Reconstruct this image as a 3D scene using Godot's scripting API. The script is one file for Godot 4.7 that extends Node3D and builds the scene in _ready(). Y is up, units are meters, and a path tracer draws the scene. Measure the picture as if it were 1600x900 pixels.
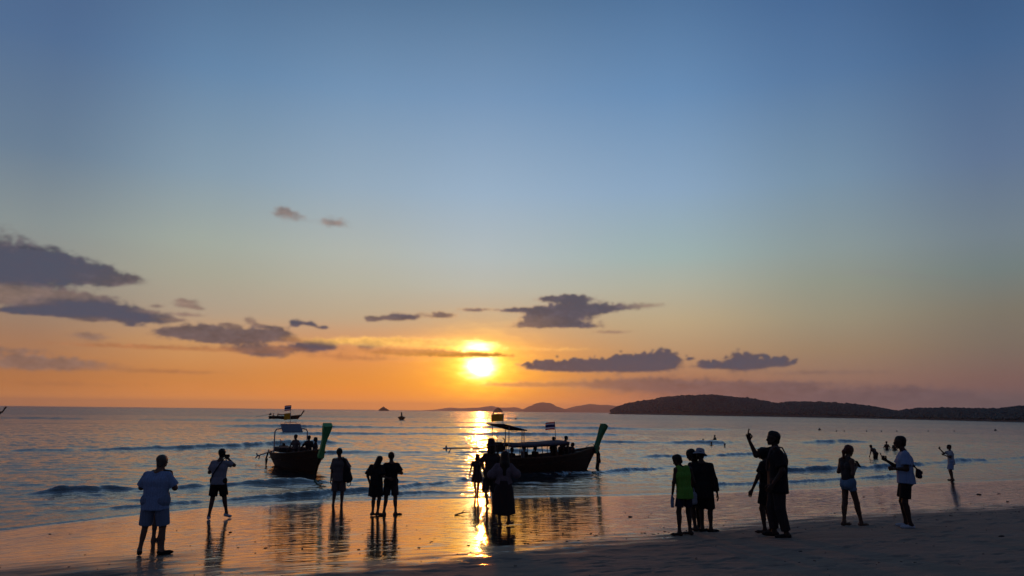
extends Node3D
# A tropical beach at sunset: wet sand, low surf, longtail boats and people in silhouette.
# x runs along the picture, -z is out to sea, y = 0 is the water level.

const SHORE_X := [-400.0, -60.0, -20.0, -13.0, -11.6, -10.8, -8.5, -4.6, -0.4, 3.8, 8.0, 12.5, 18.2, 26.75, 80.0, 500.0]
const SHORE_Z := [120.0, -2.0, -13.0, -19.9, -23.3, -24.9, -26.1, -28.0, -28.9, -29.85, -31.4, -33.2, -36.1, -39.8, -62.0, -230.0]

var used := {}
var M := {}
var n_wave := FastNoiseLite.new()
var n_fine := FastNoiseLite.new()

# ------------------------------------------------------------------ the scene
func _ready() -> void:
	var cam := Camera3D.new()
	cam.name = "camera"
	cam.fov = 42.273
	cam.near = 0.1
	cam.far = 20000.0
	add_child(cam)
	cam.position = Vector3(0, 3.2, 0)
	cam.basis = Basis(Vector3.RIGHT, deg_to_rad(9.4048)) * Basis(Vector3.BACK, deg_to_rad(0.630))
	var sky_mat := PanoramaSkyMaterial.new()
	sky_mat.panorama = sky_panorama()
	var sky := Sky.new()
	sky.sky_material = sky_mat
	var env := Environment.new()
	env.background_mode = Environment.BG_SKY
	env.sky = sky
	env.sky_rotation = Vector3(0, PI, 0)   # the middle of the panorama lies out to sea
	env.tonemap_mode = Environment.TONE_MAPPER_LINEAR
	env.tonemap_exposure = 1.0
	env.sdfgi_enabled = true
	env.ssao_enabled = true
	env.ssil_enabled = true
	# sea haze: thin, and scattering mostly forwards, so that it glows towards the sun
	env.volumetric_fog_enabled = true
	env.volumetric_fog_density = 0.00009
	env.volumetric_fog_albedo = Color(1.0, 0.9, 0.86)
	env.volumetric_fog_anisotropy = 0.62
	env.volumetric_fog_length = 12000.0
	var we := WorldEnvironment.new()
	we.name = "world"
	we.environment = env
	add_child(we)
	var sun := DirectionalLight3D.new()
	sun.name = "sun"
	sun.light_color = Color(1.0, 0.55, 0.2)
	sun.light_energy = 0.085
	sun.light_angular_distance = 0.5
	sun.shadow_enabled = true
	add_child(sun)
	var to_sun := Vector3(sin(deg_to_rad(SUN_AZ)) * cos(deg_to_rad(SUN_EL)), sin(deg_to_rad(SUN_EL)), -cos(deg_to_rad(SUN_AZ)) * cos(deg_to_rad(SUN_EL)))
	sun.basis = Basis.looking_at(-to_sun)
	n_wave.seed = 11
	n_wave.noise_type = FastNoiseLite.TYPE_SIMPLEX_SMOOTH
	n_wave.frequency = 0.5
	n_wave.fractal_octaves = 2
	n_fine.seed = 12
	n_fine.noise_type = FastNoiseLite.TYPE_SIMPLEX_SMOOTH
	n_fine.frequency = 0.5
	n_fine.fractal_octaves = 3
	build_beach()
	build_sea()
	build_far_land()
	build_materials()
	build_boats()
	build_people()
	build_debris()

# ------------------------------------------------------------------ naming and tagging
func numbered(called: String) -> String:
	if not used.has(called):
		used[called] = 0
		return called
	used[called] += 1
	return "%s_%03d" % [called, used[called]]

func thing(called: String, label: String, category: String, at := Vector3.ZERO, yaw := 0.0, group := "") -> Node3D:
	var o := Node3D.new()
	o.name = numbered(called)
	add_child(o)
	o.position = at
	o.rotation.y = yaw
	o.set_meta("label", label)
	o.set_meta("category", category)
	if group != "":
		o.set_meta("group", group)
	return o

func part(called: String, mesh: Mesh, mat: Material, parent: Node3D) -> MeshInstance3D:
	var o := MeshInstance3D.new()
	o.name = called
	o.mesh = mesh
	o.material_override = mat
	parent.add_child(o, true)
	return o

func solo(called: String, mesh: Mesh, mat: Material, label: String, category: String, at := Vector3.ZERO, group := "", kind := "") -> MeshInstance3D:
	var o := MeshInstance3D.new()
	o.name = numbered(called)
	o.mesh = mesh
	o.material_override = mat
	add_child(o)
	o.position = at
	o.set_meta("label", label)
	if category != "":
		o.set_meta("category", category)
	if group != "":
		o.set_meta("group", group)
	if kind != "":
		o.set_meta("kind", kind)
	return o

func paint(r: float, g: float, b: float, rough := 0.8, spec := 0.4) -> StandardMaterial3D:
	var m := StandardMaterial3D.new()
	m.albedo_color = Color(r, g, b).linear_to_srgb()
	m.roughness = rough
	m.metallic_specular = spec
	return m

# cloth, skin and wood: a base colour broken up by a noise texture mapped in three planes
func grained(r: float, g: float, b: float, scale: float, low: float, rough := 0.85, seed_ := 1) -> StandardMaterial3D:
	var m := paint(r, g, b, rough, 0.3)
	var key := "tex%d" % seed_
	if not M.has(key):
		var n := FastNoiseLite.new()
		n.seed = seed_
		n.noise_type = FastNoiseLite.TYPE_SIMPLEX_SMOOTH
		n.frequency = 0.02
		n.fractal_octaves = 4
		var t := NoiseTexture2D.new()
		t.width = 256
		t.height = 256
		t.seamless = true
		t.noise = n
		var ramp := Gradient.new()
		ramp.set_color(0, Color(low, low, low))
		ramp.set_color(1, Color(1, 1, 1))
		t.color_ramp = ramp
		M[key] = t
	m.albedo_texture = M[key]
	m.uv1_triplanar = true
	m.uv1_scale = Vector3.ONE * scale
	return m

# ------------------------------------------------------------------ shapes
class Soup:
	var v := PackedVector3Array()
	var n := PackedVector3Array()
	var uv := PackedVector2Array()
	var idx := PackedInt32Array()

	func push(vv: PackedVector3Array, ii: PackedInt32Array, nn := PackedVector3Array(), xf := Transform3D(), uvs := PackedVector2Array()) -> void:
		var normals := nn if nn.size() else Soup.smooth(vv, ii)
		var base := v.size()
		var flip := xf.basis.determinant() < 0.0
		var nb := xf.basis.inverse().transposed()
		for k in vv.size():
			v.append(xf * vv[k])
			n.append((nb * normals[k]).normalized())
			uv.append(uvs[k] if uvs.size() else Vector2.ZERO)
		var q := 0
		while q < ii.size():
			idx.append(base + ii[q])
			idx.append(base + (ii[q + 2] if flip else ii[q + 1]))
			idx.append(base + (ii[q + 1] if flip else ii[q + 2]))
			q += 3

	# Godot's front faces run clockwise
	static func smooth(vv: PackedVector3Array, ii: PackedInt32Array) -> PackedVector3Array:
		var nn := PackedVector3Array()
		nn.resize(vv.size())
		var q := 0
		while q < ii.size():
			var a := ii[q]
			var b := ii[q + 1]
			var c := ii[q + 2]
			var f := (vv[c] - vv[a]).cross(vv[b] - vv[a])
			nn[a] += f
			nn[b] += f
			nn[c] += f
			q += 3
		for k in nn.size():
			nn[k] = nn[k].normalized() if nn[k].length_squared() > 1e-20 else Vector3.UP
		return nn

	# rings of equal size joined into a skin; ends closed with fans
	func loft(rings: Array, closed := true, caps := true, xf := Transform3D()) -> void:
		var m: int = rings[0].size()
		var vv := PackedVector3Array()
		var ii := PackedInt32Array()
		for r in rings:
			vv.append_array(r)
		var wrap := m if closed else m - 1
		for k in rings.size() - 1:
			for j in wrap:
				var a := k * m + j
				var b := k * m + (j + 1) % m
				ii.append_array(PackedInt32Array([a, b, a + m, b, b + m, a + m]))
		# outward test
		var c := Vector3.ZERO
		for p in vv:
			c += p
		c /= vv.size()
		var nn := Soup.smooth(vv, ii)
		var s := 0.0
		for k in vv.size():
			s += nn[k].dot(vv[k] - c)
		if s < 0.0:
			for q in range(0, ii.size(), 3):
				var t := ii[q + 1]
				ii[q + 1] = ii[q + 2]
				ii[q + 2] = t
			for k in nn.size():
				nn[k] = -nn[k]
		push(vv, ii, nn, xf)
		if caps:
			for e in [0, rings.size() - 1]:
				var r: PackedVector3Array = rings[e]
				var mid := Vector3.ZERO
				for p in r:
					mid += p
				mid /= m
				var other: PackedVector3Array = rings[1 if e == 0 else e - 1]
				var mid2 := Vector3.ZERO
				for p in other:
					mid2 += p
				mid2 /= m
				var outward := (mid - mid2).normalized()
				var cv := PackedVector3Array(r)
				cv.append(mid)
				var cn := PackedVector3Array()
				for k in cv.size():
					cn.append(outward)
				var ci := PackedInt32Array()
				for j in m:
					ci.append_array(PackedInt32Array([j, (j + 1) % m, m]))
				if (cv[m] - cv[0]).cross(cv[1] - cv[0]).dot(outward) < 0.0:
					for q in range(0, ci.size(), 3):
						var t := ci[q + 1]
						ci[q + 1] = ci[q + 2]
						ci[q + 2] = t
				push(cv, ci, cn, xf)

	func tube(pts: Array, radii, sides := 8, xf := Transform3D()) -> void:
		var rings := []
		var up := Vector3(0.13, 0.98, 0.17).normalized()
		for k in pts.size():
			var d: Vector3 = (pts[mini(k + 1, pts.size() - 1)] - pts[maxi(k - 1, 0)]).normalized()
			var u := up.cross(d)
			if u.length() < 0.05:
				u = Vector3.RIGHT.cross(d)
			u = u.normalized()
			var w := d.cross(u).normalized()
			var r: float = radii[k] if radii is Array else radii
			var ring := PackedVector3Array()
			for j in sides:
				var a := TAU * j / sides
				ring.append(pts[k] + (u * cos(a) + w * sin(a)) * r)
			rings.append(ring)
		loft(rings, true, true, xf)

	# box with small chamfered edges
	func box(size: Vector3, xf := Transform3D(), bevel := 0.0) -> void:
		var h := size / 2.0
		var b := minf(bevel, minf(h.x, minf(h.y, h.z)) * 0.45)
		var faces := [[Vector3.RIGHT, Vector3.UP, Vector3.BACK], [Vector3.UP, Vector3.BACK, Vector3.RIGHT], [Vector3.BACK, Vector3.RIGHT, Vector3.UP]]
		for f in faces:
			for s in [1.0, -1.0]:
				var nn: Vector3 = f[0] * s
				var u: Vector3 = f[1]
				var w: Vector3 = f[2]
				var c: Vector3 = nn * absf(nn.dot(h))
				var hu: float = absf(u.dot(h)) - b
				var hw: float = absf(w.dot(h)) - b
				flat([c - u * hu - w * hw, c + u * hu - w * hw, c + u * hu + w * hw, c - u * hu + w * hw], nn, xf)
		if b > 0.0:
			for f in faces:
				var u: Vector3 = f[1]
				var w: Vector3 = f[2]
				var ax: Vector3 = f[0]
				var ha: float = absf(ax.dot(h)) - b
				for su in [1.0, -1.0]:
					for sw in [1.0, -1.0]:
						var p1: Vector3 = u * su * absf(u.dot(h)) + w * sw * (absf(w.dot(h)) - b)
						var p2: Vector3 = u * su * (absf(u.dot(h)) - b) + w * sw * absf(w.dot(h))
						flat([p1 - ax * ha, p1 + ax * ha, p2 + ax * ha, p2 - ax * ha], (u * su + w * sw).normalized(), xf)
			for sx in [1.0, -1.0]:
				for sy in [1.0, -1.0]:
					for sz in [1.0, -1.0]:
						var o := Vector3(sx, sy, sz)
						flat([o * h - Vector3(0, sy, sz) * b, o * h - Vector3(sx, 0, sz) * b, o * h - Vector3(sx, sy, 0) * b], o.normalized(), xf)

	func flat(p: Array, nn: Vector3, xf := Transform3D()) -> void:
		var ii := PackedInt32Array([0, 1, 2]) if p.size() == 3 else PackedInt32Array([0, 1, 2, 0, 2, 3])
		if (p[2] - p[0]).cross(p[1] - p[0]).dot(nn) < 0.0:
			for q in range(0, ii.size(), 3):
				var t := ii[q + 1]
				ii[q + 1] = ii[q + 2]
				ii[q + 2] = t
		var nv := PackedVector3Array()
		for k in p.size():
			nv.append(nn)
		push(PackedVector3Array(p), ii, nv, xf)

	func mesh() -> ArrayMesh:
		var a := []
		a.resize(Mesh.ARRAY_MAX)
		a[Mesh.ARRAY_VERTEX] = v
		a[Mesh.ARRAY_NORMAL] = n
		a[Mesh.ARRAY_TEX_UV] = uv
		a[Mesh.ARRAY_INDEX] = idx
		var m := ArrayMesh.new()
		m.add_surface_from_arrays(Mesh.PRIMITIVE_TRIANGLES, a)
		return m

func sheet(v: PackedVector3Array, n: PackedVector3Array, idx: PackedInt32Array, uv := PackedVector2Array(), col := PackedColorArray()) -> ArrayMesh:
	var a := []
	a.resize(Mesh.ARRAY_MAX)
	a[Mesh.ARRAY_VERTEX] = v
	a[Mesh.ARRAY_NORMAL] = n
	a[Mesh.ARRAY_INDEX] = idx
	if uv.size():
		a[Mesh.ARRAY_TEX_UV] = uv
	if col.size():
		a[Mesh.ARRAY_COLOR] = col
	var m := ArrayMesh.new()
	m.add_surface_from_arrays(Mesh.PRIMITIVE_TRIANGLES, a)
	return m

# normals of a grid of nu x nv points (row after row), turned upwards, and its triangles
func grid_faces(nu: int, nv: int) -> PackedInt32Array:
	var ii := PackedInt32Array()
	ii.resize((nu - 1) * (nv - 1) * 6)
	var q := 0
	for j in nv - 1:
		for i in nu - 1:
			var a := j * nu + i
			ii[q] = a
			ii[q + 1] = a + nu
			ii[q + 2] = a + 1
			ii[q + 3] = a + 1
			ii[q + 4] = a + nu
			ii[q + 5] = a + nu + 1
			q += 6
	return ii

func grid_normals(v: PackedVector3Array, nu: int, nv: int) -> PackedVector3Array:
	var nn := PackedVector3Array()
	nn.resize(v.size())
	for j in nv:
		var j0 := maxi(j - 1, 0) * nu
		var j1 := mini(j + 1, nv - 1) * nu
		for i in nu:
			var du := v[j * nu + mini(i + 1, nu - 1)] - v[j * nu + maxi(i - 1, 0)]
			var dv := v[j1 + i] - v[j0 + i]
			var c := du.cross(dv).normalized()
			nn[j * nu + i] = c if c.y > 0.0 else -c
	return nn

func upward(v: PackedVector3Array, ii: PackedInt32Array) -> PackedInt32Array:
	if (v[ii[2]] - v[ii[0]]).cross(v[ii[1]] - v[ii[0]]).y < 0.0:
		for q in range(0, ii.size(), 3):
			var t := ii[q + 1]
			ii[q + 1] = ii[q + 2]
			ii[q + 2] = t
	return ii

# ------------------------------------------------------------------ smooth bodies: joined capsules meshed as surface nets
# bone: [a, b, radius_a, radius_b, flat_end] (flat_end 1 cuts the bone square at b, 2 at a, 3 at both)
func blob(soup: Soup, bones: Array, cell: float, k: float, xf := Transform3D()) -> void:
	var lo := Vector3.INF
	var hi := -Vector3.INF
	for b in bones:
		var r: float = maxf(b[2], b[3]) + cell * 3.0
		for p in [b[0], b[1]]:
			lo = lo.min(p - Vector3.ONE * r)
			hi = hi.max(p + Vector3.ONE * r)
	var nx := int((hi.x - lo.x) / cell) + 2
	var ny := int((hi.y - lo.y) / cell) + 2
	var nz := int((hi.z - lo.z) / cell) + 2
	var f := PackedFloat32Array()
	f.resize(nx * ny * nz)
	f.fill(1.0)
	var ik := 0.25 / k
	for b in bones:
		var a: Vector3 = b[0]
		var e: Vector3 = b[1]
		var ra: float = b[2]
		var dr: float = b[3] - ra
		var ab := e - a
		var len2 := maxf(ab.length_squared(), 1e-9)
		var inv := 1.0 / len2
		var cut: int = b[4] if b.size() > 4 else 0
		var axis := ab.normalized()
		var alen := ab.length()
		var pad := maxf(ra, ra + dr) + maxf(k, cell * 2.0)
		var bl := (a.min(e) - Vector3.ONE * pad - lo) / cell
		var bh := (a.max(e) + Vector3.ONE * pad - lo) / cell
		var i0 := maxi(int(bl.x), 0)
		var i1 := mini(int(bh.x) + 1, nx - 1)
		for kz in range(maxi(int(bl.z), 0), mini(int(bh.z) + 1, nz - 1) + 1):
			for jy in range(maxi(int(bl.y), 0), mini(int(bh.y) + 1, ny - 1) + 1):
				var row := (kz * ny + jy) * nx
				var pa := lo + Vector3(i0, jy, kz) * cell - a
				for i in range(i0, i1 + 1):
					var dt := pa.dot(ab) * inv
					var t := clampf(dt, 0.0, 1.0)
					var d := (pa - ab * t).length() - (ra + dr * t)
					if cut:
						if cut & 1:
							d = maxf(d, (dt - 1.0) * alen)
						if cut & 2:
							d = maxf(d, -dt * alen)
					var o := f[row + i]
					var h := k - absf(d - o)
					f[row + i] = minf(d, o) - (h * h * ik if h > 0.0 else 0.0)
					pa.x += cell
	var id := PackedInt32Array()
	id.resize(nx * ny * nz)
	id.fill(-1)
	var vv := PackedVector3Array()
	var far := cell * 1.8
	var sl := nx * ny
	for kz in nz - 1:
		for jy in ny - 1:
			var row := (kz * ny + jy) * nx
			for i in nx - 1:
				var q := row + i
				var f0 := f[q]
				if f0 > far or f0 < -far:
					continue
				var f1 := f[q + 1]
				var f2 := f[q + nx]
				var f3 := f[q + nx + 1]
				var f4 := f[q + sl]
				var f5 := f[q + sl + 1]
				var f6 := f[q + sl + nx]
				var f7 := f[q + sl + nx + 1]
				var mn := minf(minf(minf(f0, f1), minf(f2, f3)), minf(minf(f4, f5), minf(f6, f7)))
				var mx := maxf(maxf(maxf(f0, f1), maxf(f2, f3)), maxf(maxf(f4, f5), maxf(f6, f7)))
				if mn >= 0.0 or mx < 0.0:
					continue
				var s := Vector3.ZERO
				var c := 0
				if (f0 < 0.0) != (f1 < 0.0):
					s += Vector3(f0 / (f0 - f1), 0, 0)
					c += 1
				if (f2 < 0.0) != (f3 < 0.0):
					s += Vector3(f2 / (f2 - f3), 1, 0)
					c += 1
				if (f4 < 0.0) != (f5 < 0.0):
					s += Vector3(f4 / (f4 - f5), 0, 1)
					c += 1
				if (f6 < 0.0) != (f7 < 0.0):
					s += Vector3(f6 / (f6 - f7), 1, 1)
					c += 1
				if (f0 < 0.0) != (f2 < 0.0):
					s += Vector3(0, f0 / (f0 - f2), 0)
					c += 1
				if (f1 < 0.0) != (f3 < 0.0):
					s += Vector3(1, f1 / (f1 - f3), 0)
					c += 1
				if (f4 < 0.0) != (f6 < 0.0):
					s += Vector3(0, f4 / (f4 - f6), 1)
					c += 1
				if (f5 < 0.0) != (f7 < 0.0):
					s += Vector3(1, f5 / (f5 - f7), 1)
					c += 1
				if (f0 < 0.0) != (f4 < 0.0):
					s += Vector3(0, 0, f0 / (f0 - f4))
					c += 1
				if (f1 < 0.0) != (f5 < 0.0):
					s += Vector3(1, 0, f1 / (f1 - f5))
					c += 1
				if (f2 < 0.0) != (f6 < 0.0):
					s += Vector3(0, 1, f2 / (f2 - f6))
					c += 1
				if (f3 < 0.0) != (f7 < 0.0):
					s += Vector3(1, 1, f3 / (f3 - f7))
					c += 1
				id[q] = vv.size()
				vv.append(lo + (Vector3(i, jy, kz) + s / c) * cell)
	var ii := PackedInt32Array()
	for kz in range(1, nz - 1):
		for jy in range(1, ny - 1):
			var row := (kz * ny + jy) * nx
			for i in range(1, nx - 1):
				var q := row + i
				if id[q] < 0:
					continue
				var inside := f[q] < 0.0
				if inside != (f[q + 1] < 0.0):
					quad(ii, id[q], id[q - nx], id[q - nx - sl], id[q - sl], inside)
				if inside != (f[q + nx] < 0.0):
					quad(ii, id[q], id[q - sl], id[q - sl - 1], id[q - 1], inside)
				if inside != (f[q + sl] < 0.0):
					quad(ii, id[q], id[q - 1], id[q - 1 - nx], id[q - nx], inside)
	soup.push(vv, ii, PackedVector3Array(), xf)

func quad(ii: PackedInt32Array, a: int, b: int, c: int, d: int, flip: bool) -> void:
	if a < 0 or b < 0 or c < 0 or d < 0:
		return
	if flip:
		ii.append_array(PackedInt32Array([a, b, c, a, c, d]))
	else:
		ii.append_array(PackedInt32Array([a, c, b, a, d, c]))

# ------------------------------------------------------------------ the sky: air and clouds, by azimuth (degrees right of the view) and elevation
const SKY_AZ := [-33.0, -23.0, -12.1, -2.5, 12.1, 23.2, 33.6]
const SKY_EL := [0.25, 0.9, 2.0, 4.5, 6.9, 9.4, 11.8, 16.7, 23.8, 30.5]
const SKY_RGB := [
	[[268, 171, 84], [292, 186, 84], [304, 189, 74], [312, 191, 69], [236, 152, 105], [161, 129, 125], [118, 104, 109]],
	[[221, 141, 72], [256, 161, 71], [273, 164, 58], [275, 168, 51], [211, 134, 93], [149, 116, 111], [118, 101, 101]],
	[[189, 123, 71], [220, 141, 68], [244, 152, 53], [253, 160, 44], [182, 121, 86], [152, 113, 98], [129, 96, 90]],
	[[168, 126, 96], [210, 155, 100], [224, 150, 92], [237, 160, 77], [190, 150, 111], [158, 132, 105], [126, 111, 98]],
	[[149, 136, 120], [179, 161, 139], [194, 171, 140], [199, 170, 134], [192, 170, 134], [156, 147, 124], [126, 120, 106]],
	[[148, 148, 140], [170, 168, 150], [185, 181, 162], [190, 187, 172], [178, 178, 160], [147, 152, 138], [116, 128, 126]],
	[[138, 148, 148], [163, 172, 162], [178, 184, 176], [180, 190, 190], [160, 180, 178], [140, 155, 155], [115, 130, 140]],
	[[106, 128, 150], [135, 158, 175], [150, 172, 190], [154, 178, 200], [140, 168, 195], [120, 147, 170], [96, 118, 148]],
	[[82, 110, 147], [101, 135, 170], [115, 148, 182], [118, 150, 185], [105, 142, 182], [88, 122, 162], [70, 102, 142]],
	[[70, 96, 134], [78, 109, 145], [85, 117, 152], [87, 120, 155], [80, 115, 155], [66, 100, 144], [52, 82, 122]]]
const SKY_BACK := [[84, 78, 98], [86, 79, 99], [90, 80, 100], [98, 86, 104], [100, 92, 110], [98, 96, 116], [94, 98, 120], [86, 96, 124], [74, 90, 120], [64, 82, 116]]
const SKY_ZENITH := [58, 72, 100]
# clouds: azimuth, elevation, half width, half height (degrees), weight, kind
const CLOUDS := [
	[-34.81,9.14,2.85,1.13,1.15,"D"],
	[-32.97,8.95,3.05,1.03,1.1,"D"],
	[-30.62,8.78,2.46,0.74,1,"D"],
	[-28.46,8.51,2.07,0.49,0.9,"E"],
	[-33.93,7.97,2.76,0.54,0.75,"D"],
	[-32.67,7.31,3.05,0.30,0.7,"P"],
	[-30.85,7.22,1.97,0.25,0.6,"P"],
	[-34.28,7.03,1.48,0.38,0.85,"P"],
	[-30.19,6.51,2.56,0.74,1.1,"D"],
	[-28.50,6.33,2.71,0.54,1.05,"D"],
	[-31.48,6.15,3.05,0.34,1,"D"],
	[-33.31,5.96,2.07,0.17,0.8,"D"],
	[-26.60,6.02,1.87,0.32,0.9,"D"],
	[-27.03,5.56,0.59,0.20,0.75,"D"],
	[-23.94,7.45,0.70,0.13,0.85,"P"],
	[-23.75,7.15,0.88,0.30,1.05,"P"],
	[-23.49,6.49,1.05,0.17,1.05,"P"],
	[-24.79,6.09,0.70,0.17,0.85,"P"],
	[-25.63,6.97,0.44,0.13,0.75,"P"],
	[-22.21,5.06,3.05,0.54,1.1,"E"],
	[-23.90,5.25,1.28,0.25,0.9,"E"],
	[-20.49,5.09,3.05,0.64,1.1,"E"],
	[-22.24,5.51,0.79,0.34,0.9,"E"],
	[-18.31,5.28,1.48,0.34,0.9,"E"],
	[-18.09,3.94,1.67,0.44,1,"E"],
	[-19.13,4.23,1.28,0.25,0.8,"E"],
	[-16.91,4.35,1.28,0.15,0.6,"W"],
	[-16.24,6.21,0.48,0.30,1.2,"D"],
	[-15.09,6.21,0.53,0.21,1.1,"D"],
	[-14.11,6.01,0.53,0.15,1.05,"D"],
	[-19.43,6.25,0.39,0.26,1,"P"],
	[-20.41,5.83,0.44,0.17,0.9,"P"],
	[-17.90,5.90,0.96,0.17,0.9,"E"],
	[-14.96,4.51,1.59,0.38,1.25,"D"],
	[-14.04,4.68,0.71,0.26,1.05,"D"],
	[-12.98,3.95,2.21,0.20,0.65,"W"],
	[-10.90,4.73,0.89,0.26,0.88,"E"],
	[-32.62,2.54,4.33,0.49,0.8,"P"],
	[-32.82,2.82,1.77,0.45,0.95,"P"],
	[-30.58,2.80,2.46,0.34,0.7,"P"],
	[-33.75,3.51,2.21,0.20,0.65,"P"],
	[-29.49,4.63,1.18,0.32,1,"P"],
	[-23.89,2.47,3.54,0.20,0.85,"W"],
	[-31.46,1.43,6.40,0.25,0.55,"W"],
	[-28.00,4.06,5.90,0.20,0.55,"W"],
	[-23.19,4.11,5.41,0.20,0.55,"W"],
	[-9.59,6.84,1.48,0.20,0.98,"E"],
	[-8.24,7.03,1.28,0.31,1.13,"D"],
	[-10.74,6.66,0.49,0.23,0.93,"E"],
	[-5.32,7.20,1.18,0.31,1.03,"E"],
	[-3.06,7.69,1.08,0.18,1.03,"E"],
	[4.48,7.56,2.46,0.84,1.2,"D"],
	[3.24,7.31,1.77,0.59,1,"D"],
	[4.23,8.59,2.16,0.27,1.1,"D"],
	[7.52,7.85,1.97,0.39,1,"D"],
	[0.02,7.68,1.72,0.20,0.88,"D"],
	[1.32,6.52,1.77,0.30,0.95,"E"],
	[2.50,6.97,1.28,0.39,0.9,"E"],
	[5.21,6.53,2.07,0.30,0.95,"D"],
	[7.89,6.04,1.54,0.16,1,"P"],
	[10.58,8.01,1.77,0.26,0.7,"P"],
	[4.96,3.32,4.18,0.39,1.15,"C"],
	[3.49,3.50,1.77,0.34,1,"C"],
	[5.93,3.66,1.48,0.44,1,"C"],
	[9.30,3.53,2.95,0.54,1.2,"C"],
	[8.74,3.96,0.79,0.44,1,"C"],
	[10.84,3.96,0.89,0.64,1.05,"C"],
	[11.97,3.95,0.74,0.69,1.05,"C"],
	[9.79,3.77,0.98,0.49,1,"C"],
	[14.84,3.51,0.98,0.34,1,"C"],
	[17.39,3.78,1.08,0.74,1.1,"C"],
	[16.84,3.55,1.38,0.39,1,"C"],
	[18.84,3.62,0.98,0.39,1,"C"],
	[20.11,3.57,0.59,0.30,0.9,"C"],
	[12.11,1.96,8.36,0.69,0.95,"S"],
	[9.04,2.13,4.43,0.39,0.75,"S"],
	[18.02,1.79,5.90,0.39,0.75,"S"],
	[18.91,2.15,4.43,0.15,0.6,"S"],
	[19.74,1.11,9.35,0.59,0.95,"S"],
	[27.86,0.88,9.84,0.54,0.7,"S"],
	[27.92,1.69,2.95,0.39,0.6,"S"],
	[30.87,1.43,4.43,0.30,0.5,"S"],
	[23.22,2.94,4.43,0.20,0.6,"S"],
	[-3.87,4.22,4.67,0.21,1.35,"K"],
	[0.08,1.97,2.95,0.20,0.75,"W"],
	[2.52,2.09,2.95,0.17,0.55,"W"],
	[-9.11,4.34,3.05,0.25,0.8,"W"],
	[-6.41,4.44,2.71,0.22,0.75,"W"],
	[-11.56,3.70,2.95,0.25,0.55,"W"],
	[-7.75,3.79,4.43,0.25,0.5,"W"],
	[-7.79,5.05,4.67,0.34,1.1,"O"],
	[-9.72,5.10,3.94,0.30,0.8,"O"],
	[-11.62,5.00,2.95,0.20,0.45,"O"],
	[3.00,4.72,4.43,0.20,0.5,"O"],
	[-16.88,14.01,0.98,0.49,0.75,"P"],
	[-17.74,14.41,0.71,0.38,0.85,"P"],
	[-13.85,13.82,1.30,0.45,0.95,"P"],
	[-22.98,6.97,0.51,0.13,0.9,"P"],
	[-24.17,6.08,0.44,0.10,0.85,"P"],
	[-18.80,6.00,0.33,0.13,0.9,"P"],
	[-17.20,5.51,0.79,0.20,0.9,"E"],
	[-21.20,5.98,0.29,0.10,0.8,"P"],
	[-16.27,5.03,0.69,0.15,0.7,"W"],
	[13.56,4.04,0.30,0.15,0.9,"C"],
	[20.72,3.70,0.39,0.20,0.9,"C"],
	[19.51,3.80,0.39,0.25,0.9,"C"],
	[-34.07,6.64,1.28,0.25,0.8,"P"],
	[-29.29,5.76,1.18,0.15,0.7,"P"],
	[-26.16,6.54,0.79,0.15,0.7,"P"]]
const CLOUD_KIND := {
	# kind: colour, opacity, how soft its edge is
	"D": [[66, 70, 88], 0.95, 0.44], "E": [[90, 80, 86], 0.9, 0.45], "P": [[130, 106, 98], 0.75, 0.75], "W": [[178, 112, 70], 0.7, 0.8],
	"C": [[74, 72, 84], 0.97, 0.34], "S": [[100, 84, 90], 0.72, 1.0], "O": [[255, 196, 96], 0.75, 0.9], "K": [[206, 140, 40], 1.0, 0.5]}
const SUN_AZ := -2.286
const SUN_EL := 3.345

func lin(c: Array) -> Vector3:
	var k := Color(c[0] / 255.0, c[1] / 255.0, c[2] / 255.0).srgb_to_linear()
	return Vector3(k.r, k.g, k.b)

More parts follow.
